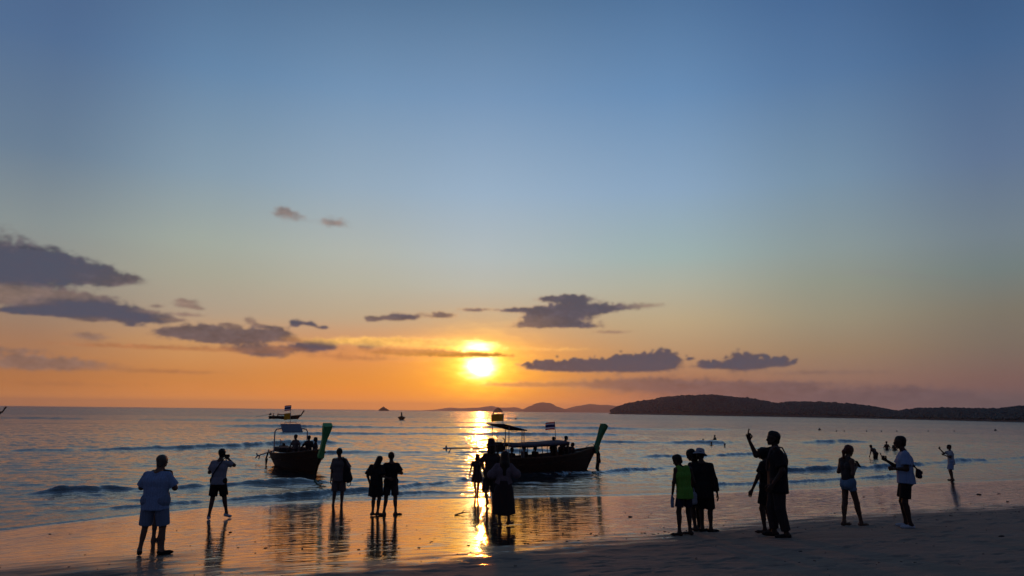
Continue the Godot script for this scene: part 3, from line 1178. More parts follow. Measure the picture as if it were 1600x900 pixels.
func build_far_land() -> void:
	var wood := grained(0.05, 0.06, 0.062, 0.05, 0.6, 0.95, 4)
	var blue := grained(0.06, 0.07, 0.05, 0.004, 0.7, 0.95, 4)
	var head := [
		[7.44, 1513.0, 1.0], [7.73, 1507.0, 9.0], [8.12, 1500.0, 15.6], [9.02, 1484.0, 22.8], [10.16, 1455.0, 28.2], [11.39, 1408.0, 33.7], [12.65, 1347.0, 36.4], [14.86, 1221.0, 35.3], [17.19, 1126.0, 28.3], [18.42, 1074.0, 22.9], [19.50, 1024.0, 18.0], [20.46, 980.0, 19.7], [22.06, 923.0, 18.5], [23.75, 874.0, 16.4], [25.47, 821.0, 12.7], [26.48, 788.0, 8.8], [27.17, 765.0, 7.0], [28.17, 732.0, 9.2], [29.96, 669.0, 9.7], [31.50, 621.0, 8.6], [32.76, 591.0, 8.5], [34.26, 553.0, 10.2], [36.85, 533.0, 10.4], [38.96, 514.0, 8.7]
	]
	var far_range := [[-6.90, 12500.0, 1.0], [-5.71, 12500.0, 19.5], [-4.65, 12500.0, 55.0], [-3.78, 12500.0, 46.3], [-2.72, 12500.0, 54.5], [-1.46, 12500.0, 90.6], [-0.63, 12500.0, 65.2], [0.34, 12500.0, 75.3], [0.98, 12500.0, 41.7], [1.80, 12500.0, 21.8]]
	var peak := [[0.10, 9500.0, 1.6], [0.83, 9500.0, 23.9], [1.36, 9500.0, 70.8], [1.94, 9500.0, 109.5], [2.43, 9500.0, 126.3], [3.01, 9500.0, 111.4], [3.59, 9500.0, 70.7], [4.27, 9500.0, 34.5], [4.75, 9500.0, 10.4]]
	var low_peak := [[3.59, 10500.0, 4.2], [4.27, 10500.0, 51.6], [5.05, 10500.0, 94.5], [6.01, 10500.0, 120.3], [6.78, 10500.0, 108.9], [7.26, 10500.0, 108.0], [8.07, 10500.0, 95.8], [9.25, 10500.0, 47.8]]
	var islet := [[-9.92, 2600.0, 3.2], [-9.76, 2600.0, 9.8], [-9.56, 2600.0, 15.3], [-9.39, 2600.0, 10.0], [-9.14, 2600.0, 3.4]]
	var islet2 := [[-1.31, 2500.0, 3.6], [-1.16, 2500.0, 9.6], [-0.97, 2500.0, 13.7], [-0.77, 2500.0, 10.8], [-0.60, 2500.0, 3.9]]
	ridge("headland", "long dark wooded headland on the right of the horizon", wood, head, 0.3, 0.10, 0.05)
	ridge("distant_hills", "faint low range of hills under the setting sun", blue, far_range, 0.1, 0.2, 0.03)
	ridge("distant_hills", "hazy pointed hill on the horizon right of the sun", blue, peak, 0.1, 0.12, 0.03)
	ridge("distant_hills", "hazy flat-topped hill behind the dark headland's tip", blue, low_peak, 0.1, 0.12, 0.03)
	var rock := grained(0.05, 0.045, 0.04, 0.1, 0.5, 0.95, 4)
	var i1 := ridge("rock_islet", "tiny pointed rock islet on the horizon left of the sun", rock, islet, 0.02, 0.3, 0.02)
	var i2 := ridge("rock_islet", "tiny domed rock islet on the horizon right of the sunlight path", rock, islet2, 0.02, 0.3, 0.02)
	for o in [i1, i2]:
		o.set_meta("kind", "thing")
		o.set_meta("category", "islet")
	# the wood on the headland: one far mass of crowns
	var rng := RandomNumberGenerator.new()
	rng.seed = 8
	var mm := MultiMesh.new()
	mm.transform_format = MultiMesh.TRANSFORM_3D
	mm.use_colors = true
	mm.mesh = crown_mesh()
	var at := []
	var total: float = head[-1][0] - head[0][0]
	while at.size() < 12000:
		var a: float = head[0][0] + 0.2 + rng.randf() * (total - 0.3)
		var q := 0
		while q < head.size() - 2 and a > head[q + 1][0]:
			q += 1
		var t: float = (a - head[q][0]) / (head[q + 1][0] - head[q][0])
		var rb := lerpf(head[q][1], head[q + 1][1], t)
		var top := lerpf(head[q][2], head[q + 1][2], lerpf(t, t * t * (3.0 - 2.0 * t), 0.5))
		var f := rng.randf_range(0.04, 0.58)
		var s := sin(minf(f / 0.5, 1.0) * PI / 2.0) if f < 0.5 else cos((f - 0.5) * PI)
		var rr := rb * (1.0 + 0.3 * f)
		var size := rb * rng.randf_range(0.0008, 0.0020)
		if absf(f - 0.5) < 0.06:
			size *= rng.randf_range(0.8, 1.5)   # the treeline on the crest
		var b := Basis(Vector3.UP, rng.randf() * TAU).scaled(Vector3(size * rng.randf_range(0.9, 1.5), size * rng.randf_range(0.7, 1.15), size))
		at.append([Transform3D(b, Vector3(rr * sin(deg_to_rad(a)), top * pow(s, 0.8) * 0.97 + size * 0.1, -rr * cos(deg_to_rad(a)))), rng.randf_range(0.75, 1.2)])
	mm.instance_count = at.size()
	for k in at.size():
		mm.set_instance_transform(k, at[k][0])
		var g: float = at[k][1]
		mm.set_instance_color(k, Color(0.060 * g, 0.090 * g, 0.090 * g))
	var wm := StandardMaterial3D.new()
	wm.vertex_color_use_as_albedo = true
	wm.roughness = 0.95
	wm.metallic_specular = 0.2
	var mi := MultiMeshInstance3D.new()
	mi.name = "forest"
	mi.multimesh = mm
	mi.material_override = wm
	mi.set_meta("kind", "stuff")
	mi.set_meta("label", "dense dark forest covering the headland on the right")
	mi.set_meta("category", "forest")
	add_child(mi)

func build_materials() -> void:
	M.skin = grained(0.10, 0.055, 0.038, 6.0, 0.75, 0.6, 31)
	M.skin_dark = grained(0.045, 0.026, 0.02, 6.0, 0.75, 0.6, 31)
	M.skin_light = grained(0.15, 0.085, 0.06, 6.0, 0.8, 0.6, 31)
	M.hair = grained(0.012, 0.010, 0.009, 30.0, 0.4, 0.5, 32)
	M.hair_brown = grained(0.035, 0.020, 0.013, 30.0, 0.4, 0.5, 32)
	M.hair_red = grained(0.13, 0.030, 0.022, 30.0, 0.5, 0.5, 32)
	M.hair_grey = grained(0.14, 0.12, 0.10, 30.0, 0.5, 0.6, 32)
	M.black_cloth = grained(0.014, 0.013, 0.015, 9.0, 0.6, 0.9, 33)
	M.dark_cloth = grained(0.035, 0.028, 0.030, 9.0, 0.6, 0.9, 33)
	M.maroon_cloth = grained(0.06, 0.035, 0.035, 9.0, 0.45, 0.9, 34)
	M.navy_cloth = grained(0.016, 0.018, 0.045, 9.0, 0.6, 0.9, 33)
	M.pale_blue = grained(0.25, 0.35, 0.56, 9.0, 0.75, 0.9, 33)
	M.blue_grey = grained(0.19, 0.25, 0.37, 9.0, 0.75, 0.9, 33)
	M.white_cloth = grained(0.42, 0.45, 0.52, 9.0, 0.8, 0.9, 33)
	M.grey_cloth = grained(0.27, 0.27, 0.32, 9.0, 0.75, 0.9, 33)
	M.beige_cloth = grained(0.13, 0.105, 0.10, 9.0, 0.7, 0.9, 33)
	M.mauve_cloth = grained(0.20, 0.15, 0.17, 9.0, 0.6, 0.9, 34)
	M.patterned = grained(0.055, 0.038, 0.042, 14.0, 0.25, 0.9, 35)
	M.taupe = grained(0.06, 0.05, 0.05, 9.0, 0.6, 0.9, 33)
	M.neon = grained(0.13, 0.36, 0.045, 9.0, 0.8, 0.8, 33)
	M.denim = grained(0.15, 0.25, 0.38, 12.0, 0.7, 0.9, 33)
	M.bronze_top = grained(0.045, 0.04, 0.045, 9.0, 0.7, 0.8, 33)
	M.hat_grey = grained(0.36, 0.38, 0.44, 12.0, 0.75, 0.9, 33)
	M.black = paint(0.012, 0.012, 0.013, 0.4)
	M.glossy = paint(0.01, 0.01, 0.012, 0.8, 0.2)
	M.white_shoe = grained(0.55, 0.60, 0.68, 9.0, 0.8, 0.7, 33)
	M.hull = grained(0.050, 0.024, 0.016, 1.2, 0.4, 0.6, 36)
	M.hull_dark = grained(0.024, 0.016, 0.013, 1.2, 0.45, 0.65, 36)
	M.wood = grained(0.10, 0.06, 0.035, 2.0, 0.5, 0.7, 36)
	M.green = grained(0.13, 0.55, 0.19, 2.5, 0.55, 0.5, 37)
	M.green_dark = grained(0.05, 0.20, 0.07, 2.5, 0.5, 0.5, 37)
	M.metal = paint(0.22, 0.22, 0.22, 0.45, 0.5)
	M.rust = grained(0.06, 0.035, 0.025, 6.0, 0.5, 0.7, 37)
	M.tarp = grained(0.10, 0.085, 0.12, 2.5, 0.6, 0.85, 36)
	M.panel = grained(0.22, 0.27, 0.33, 2.5, 0.7, 0.7, 36)
	M.rope = grained(0.10, 0.08, 0.06, 30.0, 0.5, 0.9, 32)
	M.yellow = grained(0.62, 0.42, 0.05, 6.0, 0.8, 0.8, 33)
	(M.yellow as StandardMaterial3D).backlight_enabled = true
	(M.yellow as StandardMaterial3D).backlight = Color(0.8, 0.7, 0.3)
	var im := Image.create(12, 12, false, Image.FORMAT_RGB8)
	var red := Color(0.55, 0.03, 0.06).linear_to_srgb()
	for k in 6:
		im.fill_rect(Rect2i(0, k * 2, 12, 2), [red, Color(0.85, 0.85, 0.85), Color8(36, 34, 84), Color8(36, 34, 84), Color(0.85, 0.85, 0.85), red][k])
	var fm := StandardMaterial3D.new()
	fm.albedo_texture = ImageTexture.create_from_image(im)
	fm.roughness = 0.9
	fm.texture_filter = BaseMaterial3D.TEXTURE_FILTER_NEAREST
	fm.texture_repeat = false
	fm.backlight_enabled = true
	fm.backlight = Color(0.6, 0.6, 0.6)
	M.flag = fm
	M.stone = grained(0.045, 0.04, 0.038, 8.0, 0.5, 0.8, 37)
	M.float_ = paint(0.05, 0.045, 0.05, 0.6)

# ------------------------------------------------------------------ people
var head_soup: Soup
var hand_soups := {}

func build_head() -> void:
	head_soup = Soup.new()
	var b := [
		[Vector3(-0.006, 0.036, 0.026), Vector3(-0.006, 0.034, -0.022), 0.078, 0.074],
		[Vector3(0.006, 0.036, 0.026), Vector3(0.006, 0.034, -0.022), 0.078, 0.074],
		[Vector3(0, 0.0, 0.03), Vector3(0, -0.05, 0.02), 0.062, 0.052],
		[Vector3(-0.026, -0.02, -0.045), Vector3(-0.02, -0.07, -0.052), 0.036, 0.026],
		[Vector3(0.026, -0.02, -0.045), Vector3(0.02, -0.07, -0.052), 0.036, 0.026],
		[Vector3(-0.052, -0.03, -0.005), Vector3(-0.022, -0.085, -0.05), 0.024, 0.02],
		[Vector3(0.052, -0.03, -0.005), Vector3(0.022, -0.085, -0.05), 0.024, 0.02],
		[Vector3(-0.01, -0.09, -0.07), Vector3(0.01, -0.09, -0.07), 0.018, 0.018],
		[Vector3(0, 0.012, -0.086), Vector3(0, -0.028, -0.108), 0.0085, 0.013],
		[Vector3(-0.012, -0.032, -0.094), Vector3(0.012, -0.032, -0.094), 0.009, 0.009],
		[Vector3(-0.034, 0.024, -0.078), Vector3(-0.008, 0.026, -0.088), 0.012, 0.012],
		[Vector3(0.034, 0.024, -0.078), Vector3(0.008, 0.026, -0.088), 0.012, 0.012],
		[Vector3(-0.018, -0.056, -0.086), Vector3(0.018, -0.056, -0.086), 0.008, 0.008],
		[Vector3(-0.015, -0.066, -0.084), Vector3(0.015, -0.066, -0.084), 0.008, 0.008],
		[Vector3(-0.031, 0.006, -0.078), Vector3(-0.029, 0.006, -0.078), 0.012, 0.012],
		[Vector3(0.031, 0.006, -0.078), Vector3(0.029, 0.006, -0.078), 0.012, 0.012]]
	blob(head_soup, b, 0.005, 0.016)
	for s in [-1.0, 1.0]:
		blob(head_soup, [[Vector3(s * 0.079, 0.02, 0.006), Vector3(s * 0.076, -0.022, -0.002), 0.013, 0.010], [Vector3(s * 0.086, 0.026, 0.016), Vector3(s * 0.083, 0.0, 0.016), 0.008, 0.006]], 0.0045, 0.008)

# a right hand hanging from the wrist: fingers down (-y), thumb to the front (-z), palm to the left (-x)
func hand(kind: String) -> Soup:
	if hand_soups.has(kind):
		return hand_soups[kind]
	var s := Soup.new()
	var curl: Array = {"relaxed": [0.22, 0.35, 0.3], "grip": [0.75, 1.15, 0.7], "fist": [1.25, 1.45, 0.9], "point": [0.1, 0.15, 0.1]}[kind]
	var lens := [0.074, 0.084, 0.078, 0.060]
	var b := []
	for f in 4:
		var z := -0.030 + f * 0.0195
		var kn := Vector3(0.0, -0.088 + absf(f - 1.2) * 0.004, z)
		b.append([Vector3(0, -0.005, z * 0.55), kn, 0.015, 0.0115])
		var ang := 0.0
		var p := kn
		for q in 3:
			ang += curl[q] * (1.0 + 0.08 * f)
			var l: float = lens[f] * [0.46, 0.30, 0.24][q]
			var e := p + Vector3(-sin(ang), -cos(ang), (f - 1.5) * 0.05) * l
			b.append([p, e, 0.0098 - q * 0.0010, 0.0090 - q * 0.0012])
			p = e
	var t0 := Vector3(-0.008, -0.028, -0.026)
	var t1 := t0 + Vector3(-0.016, -0.022, -0.026)
	var t2 := t1 + (Vector3(-0.012, -0.026, -0.012) if kind == "relaxed" else Vector3(-0.022, -0.022, 0.004))
	var t3 := t2 + (Vector3(-0.008, -0.022, -0.002) if kind == "relaxed" else Vector3(-0.014, -0.016, 0.010))
	b.append([t0, t1, 0.015, 0.012])
	b.append([t1, t2, 0.011, 0.0095])
	b.append([t2, t3, 0.0095, 0.0075])
	blob(s, b, 0.0042, 0.005)
	hand_soups[kind] = s
	return s

func ik(a: Vector3, c: Vector3, l1: float, l2: float, pole: Vector3) -> Vector3:
	var d := c - a
	var l := d.length()
	if l >= (l1 + l2) * 0.995:
		return a + d * (l1 / (l1 + l2)) + pole.normalized() * 0.01
	var x := (l1 * l1 - l2 * l2 + l * l) / (2.0 * l)
	var y := sqrt(maxf(l1 * l1 - x * x, 0.0))
	var u := d / l
	var w := (pole - u * pole.dot(u)).normalized()
	return a + u * x + w * y

func head_basis(o: Dictionary) -> Basis:
	return Basis(Vector3.UP, o.get("hy", 0.0)) * Basis(Vector3.RIGHT, o.get("hp", 0.0)) * Basis(Vector3.BACK, o.get("hr", 0.0))

# o: label, at, h (height), yaw (0 looks out to sea, PI/2 to the left of the picture), joints of a 1.75 m figure, clothes
func person(o: Dictionary) -> Node3D:
	var t := thing("person", o.label, "person", o.at, o.get("yaw", 0.0), o.get("group", ""))
	var s: float = o.h / 1.75
	var g: float = o.get("girth", 1.0)
	var cell: float = o.get("cell", 0.012)
	var J := {}
	var base := {"hpL": Vector3(-0.09, 0.92, 0), "hpR": Vector3(0.09, 0.92, 0), "nk": Vector3(0, 1.475, 0.015), "hd": Vector3(0, 1.635, -0.01), "shL": Vector3(-0.168, 1.405, 0.01), "shR": Vector3(0.168, 1.405, 0.01),
		"anL": Vector3(-0.1, 0.085, 0.0), "anR": Vector3(0.1, 0.085, 0.0), "wrL": Vector3(-0.25, 0.88, -0.04), "wrR": Vector3(0.25, 0.88, -0.04)}
	for k in base:
		J[k] = o.get(k, base[k])
	for sd in ["L", "R"]:
		var sg := -1.0 if sd == "L" else 1.0
		J["kn" + sd] = o.get("kn" + sd, ik(J["hp" + sd], J["an" + sd], 0.435, 0.41, Vector3(sg * 0.1, 0, -1)))
		J["el" + sd] = o.get("el" + sd, ik(J["sh" + sd], J["wr" + sd], 0.285, 0.26, Vector3(sg * 0.7, -1.0, 0.5)))
	for k in J:
		J[k] = (J[k] as Vector3) * s
	var pc: Vector3 = (J.hpL + J.hpR) / 2.0
	var side: Vector3 = (J.shR - J.shL).normalized()
	var pside: Vector3 = (J.hpR - J.hpL).normalized()
	var waist: Vector3 = pc.lerp(J.nk, 0.34)
	var chest: Vector3 = pc.lerp(J.nk, 0.68)
	var back := side.cross(Vector3.UP).normalized() * -1.0
	back = Vector3(-side.z, 0, side.x).normalized()   # away from where the chest faces
	var bones := []
	var hw: float = o.get("hips", 1.0)
	bones.append([J.hpL, J.hpR, 0.098 * s * g * hw, 0.098 * s * g * hw])
	for q in [-1.0, 1.0]:
		bones.append([pc + pside * q * 0.045 * s * g, waist + side * q * 0.05 * s * g, 0.095 * s * g, 0.086 * s * g])
		bones.append([waist + side * q * 0.05 * s * g, chest + side * q * 0.08 * s * g, 0.088 * s * g, 0.098 * s * g])
		bones.append([pc + pside * q * 0.06 * s + back * 0.045 * s - Vector3.UP * 0.04 * s, pc + pside * q * 0.06 * s + back * 0.03 * s, 0.085 * s * hw, 0.08 * s * hw])
	bones.append([chest - side * 0.07 * s, J.shL.lerp(J.nk, 0.3) - Vector3.UP * 0.05 * s, 0.1 * s * g, 0.06 * s])
	bones.append([chest + side * 0.07 * s, J.shR.lerp(J.nk, 0.3) - Vector3.UP * 0.05 * s, 0.1 * s * g, 0.06 * s])
	bones.append([J.shL, J.nk - Vector3.UP * 0.03 * s, 0.047 * s, 0.05 * s])
	bones.append([J.shR, J.nk - Vector3.UP * 0.03 * s, 0.047 * s, 0.05 * s])
	bones.append([J.nk - Vector3.UP * 0.03 * s, J.hd - Vector3.UP * 0.06 * s, 0.058 * s, 0.052 * s])
	var lg: float = o.get("legs", 1.0)
	var fy := {"L": o.get("fL", 0.15), "R": o.get("fR", -0.15)}
	for sd in ["L", "R"]:
		var hp: Vector3 = J["hp" + sd]
		var kn: Vector3 = J["kn" + sd]
		var an: Vector3 = J["an" + sd]
		bones.append([hp - Vector3.UP * 0.02 * s, kn, 0.083 * s * g * lg, 0.054 * s * lg])
		bones.append([kn, an, 0.050 * s * lg, 0.036 * s])
		var dir: Vector3 = Basis(Vector3.UP, fy[sd]) * Vector3(0, 0, -1)
		bones.append([kn.lerp(an, 0.2) - dir * 0.018 * s, kn.lerp(an, 0.5) - dir * 0.01 * s, 0.05 * s * lg, 0.04 * s * lg])
		var heel := an + Vector3(0, -0.045, 0) * s - dir * 0.035 * s
		var tip: float = o.get("tip" + sd, 0.0)   # a lifted heel
		var ball := heel + (dir * 0.17 + Vector3.UP * (-0.008 - tip)) * s
		J["he" + sd] = heel
		J["ba" + sd] = ball
		bones.append([an, heel, 0.036 * s, 0.036 * s])
		bones.append([heel, ball, 0.034 * s, 0.027 * s])
		bones.append([ball, ball + (dir * 0.055 + Vector3(sin(fy[sd] + PI / 2) * 0.0, -0.002, 0)) * s, 0.026 * s, 0.018 * s])
		bones.append([J["sh" + sd], J["el" + sd], 0.047 * s * sqrt(g), 0.038 * s * sqrt(g)])
		bones.append([J["el" + sd], J["wr" + sd], 0.041 * s * sqrt(g), 0.027 * s])
	var body := Soup.new()
	blob(body, bones, cell, 0.035 * s)
	var hb := head_basis(o)
	var hx := Transform3D(hb.scaled(Vector3.ONE * s * 1.03 * o.get("head", 1.0)), J.hd)
	body.push(head_soup.v, head_soup.idx, head_soup.n, hx)
	for sd in ["L", "R"]:
		var d: Vector3 = (J["wr" + sd] - J["el" + sd]).normalized()
		d = (o.get("hd" + sd, d) as Vector3).normalized()
		var th: Vector3 = o.get("th" + sd, Vector3.UP if d.z < -0.55 else Vector3(0, 0, -1))
		var y := -d
		var z := -(th - d * th.dot(d)).normalized()
		var x := y.cross(z).normalized()
		if sd == "L":
			x = -x
		var hs: Soup = hand(o.get("grip" + sd, "relaxed"))
		body.push(hs.v, hs.idx, hs.n, Transform3D(Basis(x, y, z).scaled_local(Vector3.ONE * s * 1.04), J["wr" + sd] + d * 0.012 * s))
	part("body", body.mesh(), o.get("skin", M.skin), t)
	# clothes
	for c in o.get("wear", []):
		var cs := Soup.new()
		var lo: float = c.get("loose", 0.018) * s
		match c.k:
			"shirt":
				var hem: float = c.hem * s
				var hemf := clampf((hem - pc.y) / (J.nk.y - pc.y), -1.0, 0.9) if absf(J.nk.y - pc.y) > 0.2 else -0.1
				var cb := []
				var hp: Vector3 = pc + (waist - pc) * hemf / 0.34
				var flare: float = c.get("flare", 0.0) * s
				for q in [-1.0, 1.0]:
					cb.append([waist + side * q * 0.055 * s * g, hp + pside * q * (0.075 * g * s + flare), 0.094 * s * g + lo, 0.098 * s * g + lo, 1])
					cb.append([chest + side * q * 0.08 * s * g, waist + side * q * 0.055 * s * g, 0.1 * s * g + lo, 0.094 * s * g + lo])
					cb.append([chest + side * q * 0.075 * s, (J.shR if q > 0.0 else J.shL).lerp(J.nk, 0.35) - Vector3.UP * 0.045 * s, 0.1 * s * g + lo, 0.055 * s + lo * 0.7])
				cb.append([waist, hp, 0.094 * s * g + lo, 0.1 * s * g + lo, 1])
				if hem < pc.y and hemf > -0.9:   # cloth over the seat
					for q in [-1.0, 1.0]:
						var seat: Vector3 = pc + pside * q * 0.06 * s + back * 0.048 * s
						cb.append([seat + Vector3.UP * 0.05 * s, Vector3(seat.x, hem, seat.z), 0.086 * s * hw + lo, 0.098 * s * hw + lo, 1])
				if c.get("tank", false):
					for q in ["L", "R"]:
						cb.append([J["sh" + q].lerp(J.nk, 0.45), J.nk - Vector3.UP * 0.06 * s, 0.045 * s + lo, 0.05 * s + lo])
				else:
					for q in ["L", "R"]:
						cb.append([J["sh" + q], J.nk - Vector3.UP * 0.045 * s, 0.045 * s + lo * 0.7, 0.052 * s + lo * 0.4])
						var f: float = c.get("sleeve", 0.62)
						var el: Vector3 = J["el" + q]
						var sh: Vector3 = J["sh" + q]
						var wide: float = c.get("wide", 0.014) * s
						if f <= 1.0:
							cb.append([sh, sh.lerp(el, f), 0.047 * s * sqrt(g) + lo * 0.7, 0.047 * s * sqrt(g) + lo * 0.7 + wide, 1])
						else:
							cb.append([sh, el, 0.047 * s * sqrt(g) + lo * 0.7, 0.044 * s * sqrt(g) + lo * 0.6 + wide])
							cb.append([el, el.lerp(J["wr" + q], f - 1.0), 0.046 * s * sqrt(g) + lo + wide, 0.036 * s + lo + wide * 0.6, 1])
				blob(cs, cb, cell, 0.03 * s)
				part("shirt", cs.mesh(), c.m, t)
			"shorts":
				var cb := [[J.hpL + Vector3.UP * 0.03 * s, J.hpR + Vector3.UP * 0.03 * s, 0.103 * s * g * hw + lo, 0.103 * s * g * hw + lo], [pc + Vector3.UP * 0.02 * s, pc + (waist - pc) * 0.55, 0.105 * s * g + lo * 0.6, 0.1 * s * g + lo * 0.5]]
				for q in ["L", "R"]:
					var f: float = c.get("leg", 0.8)
					var hp: Vector3 = J["hp" + q]
					var kn: Vector3 = J["kn" + q]
					var an: Vector3 = J["an" + q]
					var wd: float = c.get("wide", 0.03) * s
					cb.append([pc + pside * (0.06 if q == "R" else -0.06) * s + back * 0.045 * s - Vector3.UP * 0.04 * s, hp, 0.088 * s * hw + lo, 0.09 * s * hw + lo])
					if f <= 1.0:
						cb.append([hp, hp.lerp(kn, f), 0.086 * s * g + lo, 0.066 * s * lg + lo * 0.5 + wd, 1])
					else:
						cb.append([hp, kn, 0.086 * s * g + lo, 0.060 * s * lg + lo + wd])
						cb.append([kn, kn.lerp(an, f - 1.0), 0.060 * s * lg + lo + wd, 0.044 * s + lo + wd, 1])
				blob(cs, cb, cell, 0.014 * s)
				part(c.get("name", "shorts"), cs.mesh(), c.m, t)
			"skirt":
				var rings := []
				var top: float = c.top * s
				var hem: float = c.hem * s
				var cx: Vector3 = pc
				for j in 15:
					var f := j / 14.0
					var y := lerpf(top, hem, f)
					var ring := PackedVector3Array()
					var cc := waist.lerp(Vector3(pc.x, 0, pc.z), clampf((waist.y - y) / maxf(waist.y, 0.1), 0.0, 1.0)) if y < waist.y else waist.lerp(J.nk, (y - waist.y) / (J.nk.y - waist.y))
					var e := smoothstep(0.0, 0.32, f)
					var rx := lerpf(c.r0[0], lerpf(c.get("hip", c.r0[0]), c.r1[0], f), e) * s
					var rz := lerpf(c.r0[1], c.r1[1], e * (0.4 + 0.6 * f)) * s
					for i in 40:
						var a := TAU * i / 40.0
						var fold := 1.0 + f * (0.05 * sin(a * 7.0 + 1.0) + 0.035 * sin(a * 11.0 + f * 2.0))
						ring.append(Vector3(cc.x + cos(a) * rx * fold, y + 0.012 * s * f * sin(a * 3.0 + 0.6), cc.z + sin(a) * rz * fold))
					rings.append(ring)
				cs.loft(rings)
				part(c.get("name", "skirt"), cs.mesh(), c.m, t)
			"shoes":
				for q in ["L", "R"]:
					var fs := Soup.new()
					var dir: Vector3 = Basis(Vector3.UP, fy[q]) * Vector3(0, 0, -1)
					var an: Vector3 = J["an" + q]
					blob(fs, [[an - Vector3.UP * 0.01 * s, J["he" + q], 0.042 * s, 0.041 * s], [J["he" + q], J["ba" + q], 0.041 * s, 0.035 * s], [J["ba" + q], J["ba" + q] + dir * 0.045 * s, 0.034 * s, 0.025 * s]], 0.009, 0.015)
					part("shoe", fs.mesh(), c.m, t)
			"hair":
				var hbones := [[Vector3(0, 0.046, 0.03), Vector3(0, 0.052, -0.014), 0.082, 0.078], [Vector3(0, -0.035, 0.052), Vector3(0, 0.04, 0.03), 0.052, 0.08], [Vector3(-0.05, -0.01, 0.02), Vector3(0.05, -0.01, 0.02), 0.034, 0.034]]
				match c.get("style", "short"):
					"long":
						hbones.append_array([[Vector3(0, 0.0, 0.045), Vector3(0, -0.14, 0.07), 0.078, 0.075], [Vector3(-0.05, -0.02, 0.03), Vector3(-0.06, -0.2, 0.06), 0.045, 0.05], [Vector3(0.05, -0.02, 0.03), Vector3(0.06, -0.2, 0.06), 0.045, 0.05], [Vector3(0, -0.14, 0.07), Vector3(0, -c.get("len", 0.3), 0.085), 0.08, 0.055]])
					"bob":
						hbones.append_array([[Vector3(-0.05, 0.0, 0.02), Vector3(-0.06, -0.1, 0.03), 0.05, 0.042], [Vector3(0.05, 0.0, 0.02), Vector3(0.06, -0.1, 0.03), 0.05, 0.042], [Vector3(0, 0.0, 0.05), Vector3(0, -0.1, 0.055), 0.075, 0.06]])
					"tail":
						hbones.append_array([[Vector3(0, 0.02, 0.09), Vector3(0, -0.06, 0.125), 0.035, 0.04], [Vector3(0, -0.06, 0.125), Vector3(0, -0.2, 0.1), 0.04, 0.02]])
					"bun":
						hbones.append_array([[Vector3(0, 0.07, 0.1), Vector3(0, 0.075, 0.102), 0.045, 0.045]])
					"top":
						hbones.append_array([[Vector3(0, 0.075, -0.03), Vector3(0, 0.07, 0.02), 0.065, 0.066]])
				blob(cs, hbones, 0.011, 0.02, hx)
				part("hair", cs.mesh(), c.m, t)
			"hat":
				var style: String = c.get("style", "bucket")
				var prof := [[0.0, 0.145], [0.06, 0.142], [0.088, 0.12], [0.096, 0.06], [0.155, 0.018], [0.15, 0.012], [0.09, 0.05]]
				if style == "brim":
					prof = [[0.0, 0.2], [0.055, 0.195], [0.082, 0.16], [0.098, 0.06], [0.175, 0.045], [0.172, 0.037], [0.09, 0.05]]
				elif style == "cap":
					prof = [[0.0, 0.135], [0.05, 0.128], [0.084, 0.1], [0.094, 0.04], [0.096, 0.03], [0.09, 0.028]]
				var rings := []
				for e in prof:
					var ring := PackedVector3Array()
					for i in 24:
						var a := TAU * i / 24.0
						ring.append(Vector3(cos(a) * e[0] * 0.93, e[1] + (0.012 * sin(a * 2.0 + 1.0) if e[0] > 0.12 else 0.0), 0.01 + sin(a) * e[0] * 1.08))
					rings.append(ring)
				cs.loft(rings, true, false, hx)
				if style == "cap":
					var peak := []
					for j in 4:
						var ring := PackedVector3Array()
						for i in 8:
							var a := TAU * i / 8.0
							ring.append(Vector3(cos(a) * (0.075 - 0.011 * j), 0.035 - 0.004 * j * j + sin(a) * 0.006, -0.085 - j * 0.03))
						peak.append(ring)
					cs.loft(peak, true, true, hx)
				part("hat", cs.mesh(), c.m, t)
			"strap":
				var pts := []
				for p in c.pts:
					pts.append((p as Vector3) * s)
				cs.tube(pts, 0.014 * s, 6)
				part("strap", cs.mesh(), c.m, t)
	return t

# a phone held up: body, screen and camera bump
func phone(label: String, at: Vector3, yaw: float, pitch: float, flat_ := false) -> void:
	var t := thing("phone", label, "phone", at, yaw)
	t.rotation.x = pitch
	var s := Soup.new()
	s.box(Vector3(0.156, 0.076, 0.009) if flat_ else Vector3(0.076, 0.156, 0.009), Transform3D(), 0.003)
	part("case", s.mesh(), M.black_cloth, t)
	var q := Soup.new()
	q.box(Vector3(0.146, 0.068, 0.002) if flat_ else Vector3(0.068, 0.146, 0.002), Transform3D(Basis(), Vector3(0, 0, 0.0062)))
	part("screen", q.mesh(), M.glossy, t)
	var l := Soup.new()
	l.box(Vector3(0.026, 0.03, 0.004), Transform3D(Basis(), Vector3(0.055, 0.018, -0.0068) if flat_ else Vector3(-0.018, 0.055, -0.0068)), 0.001)
	part("camera_bump", l.mesh(), M.black_cloth, t)

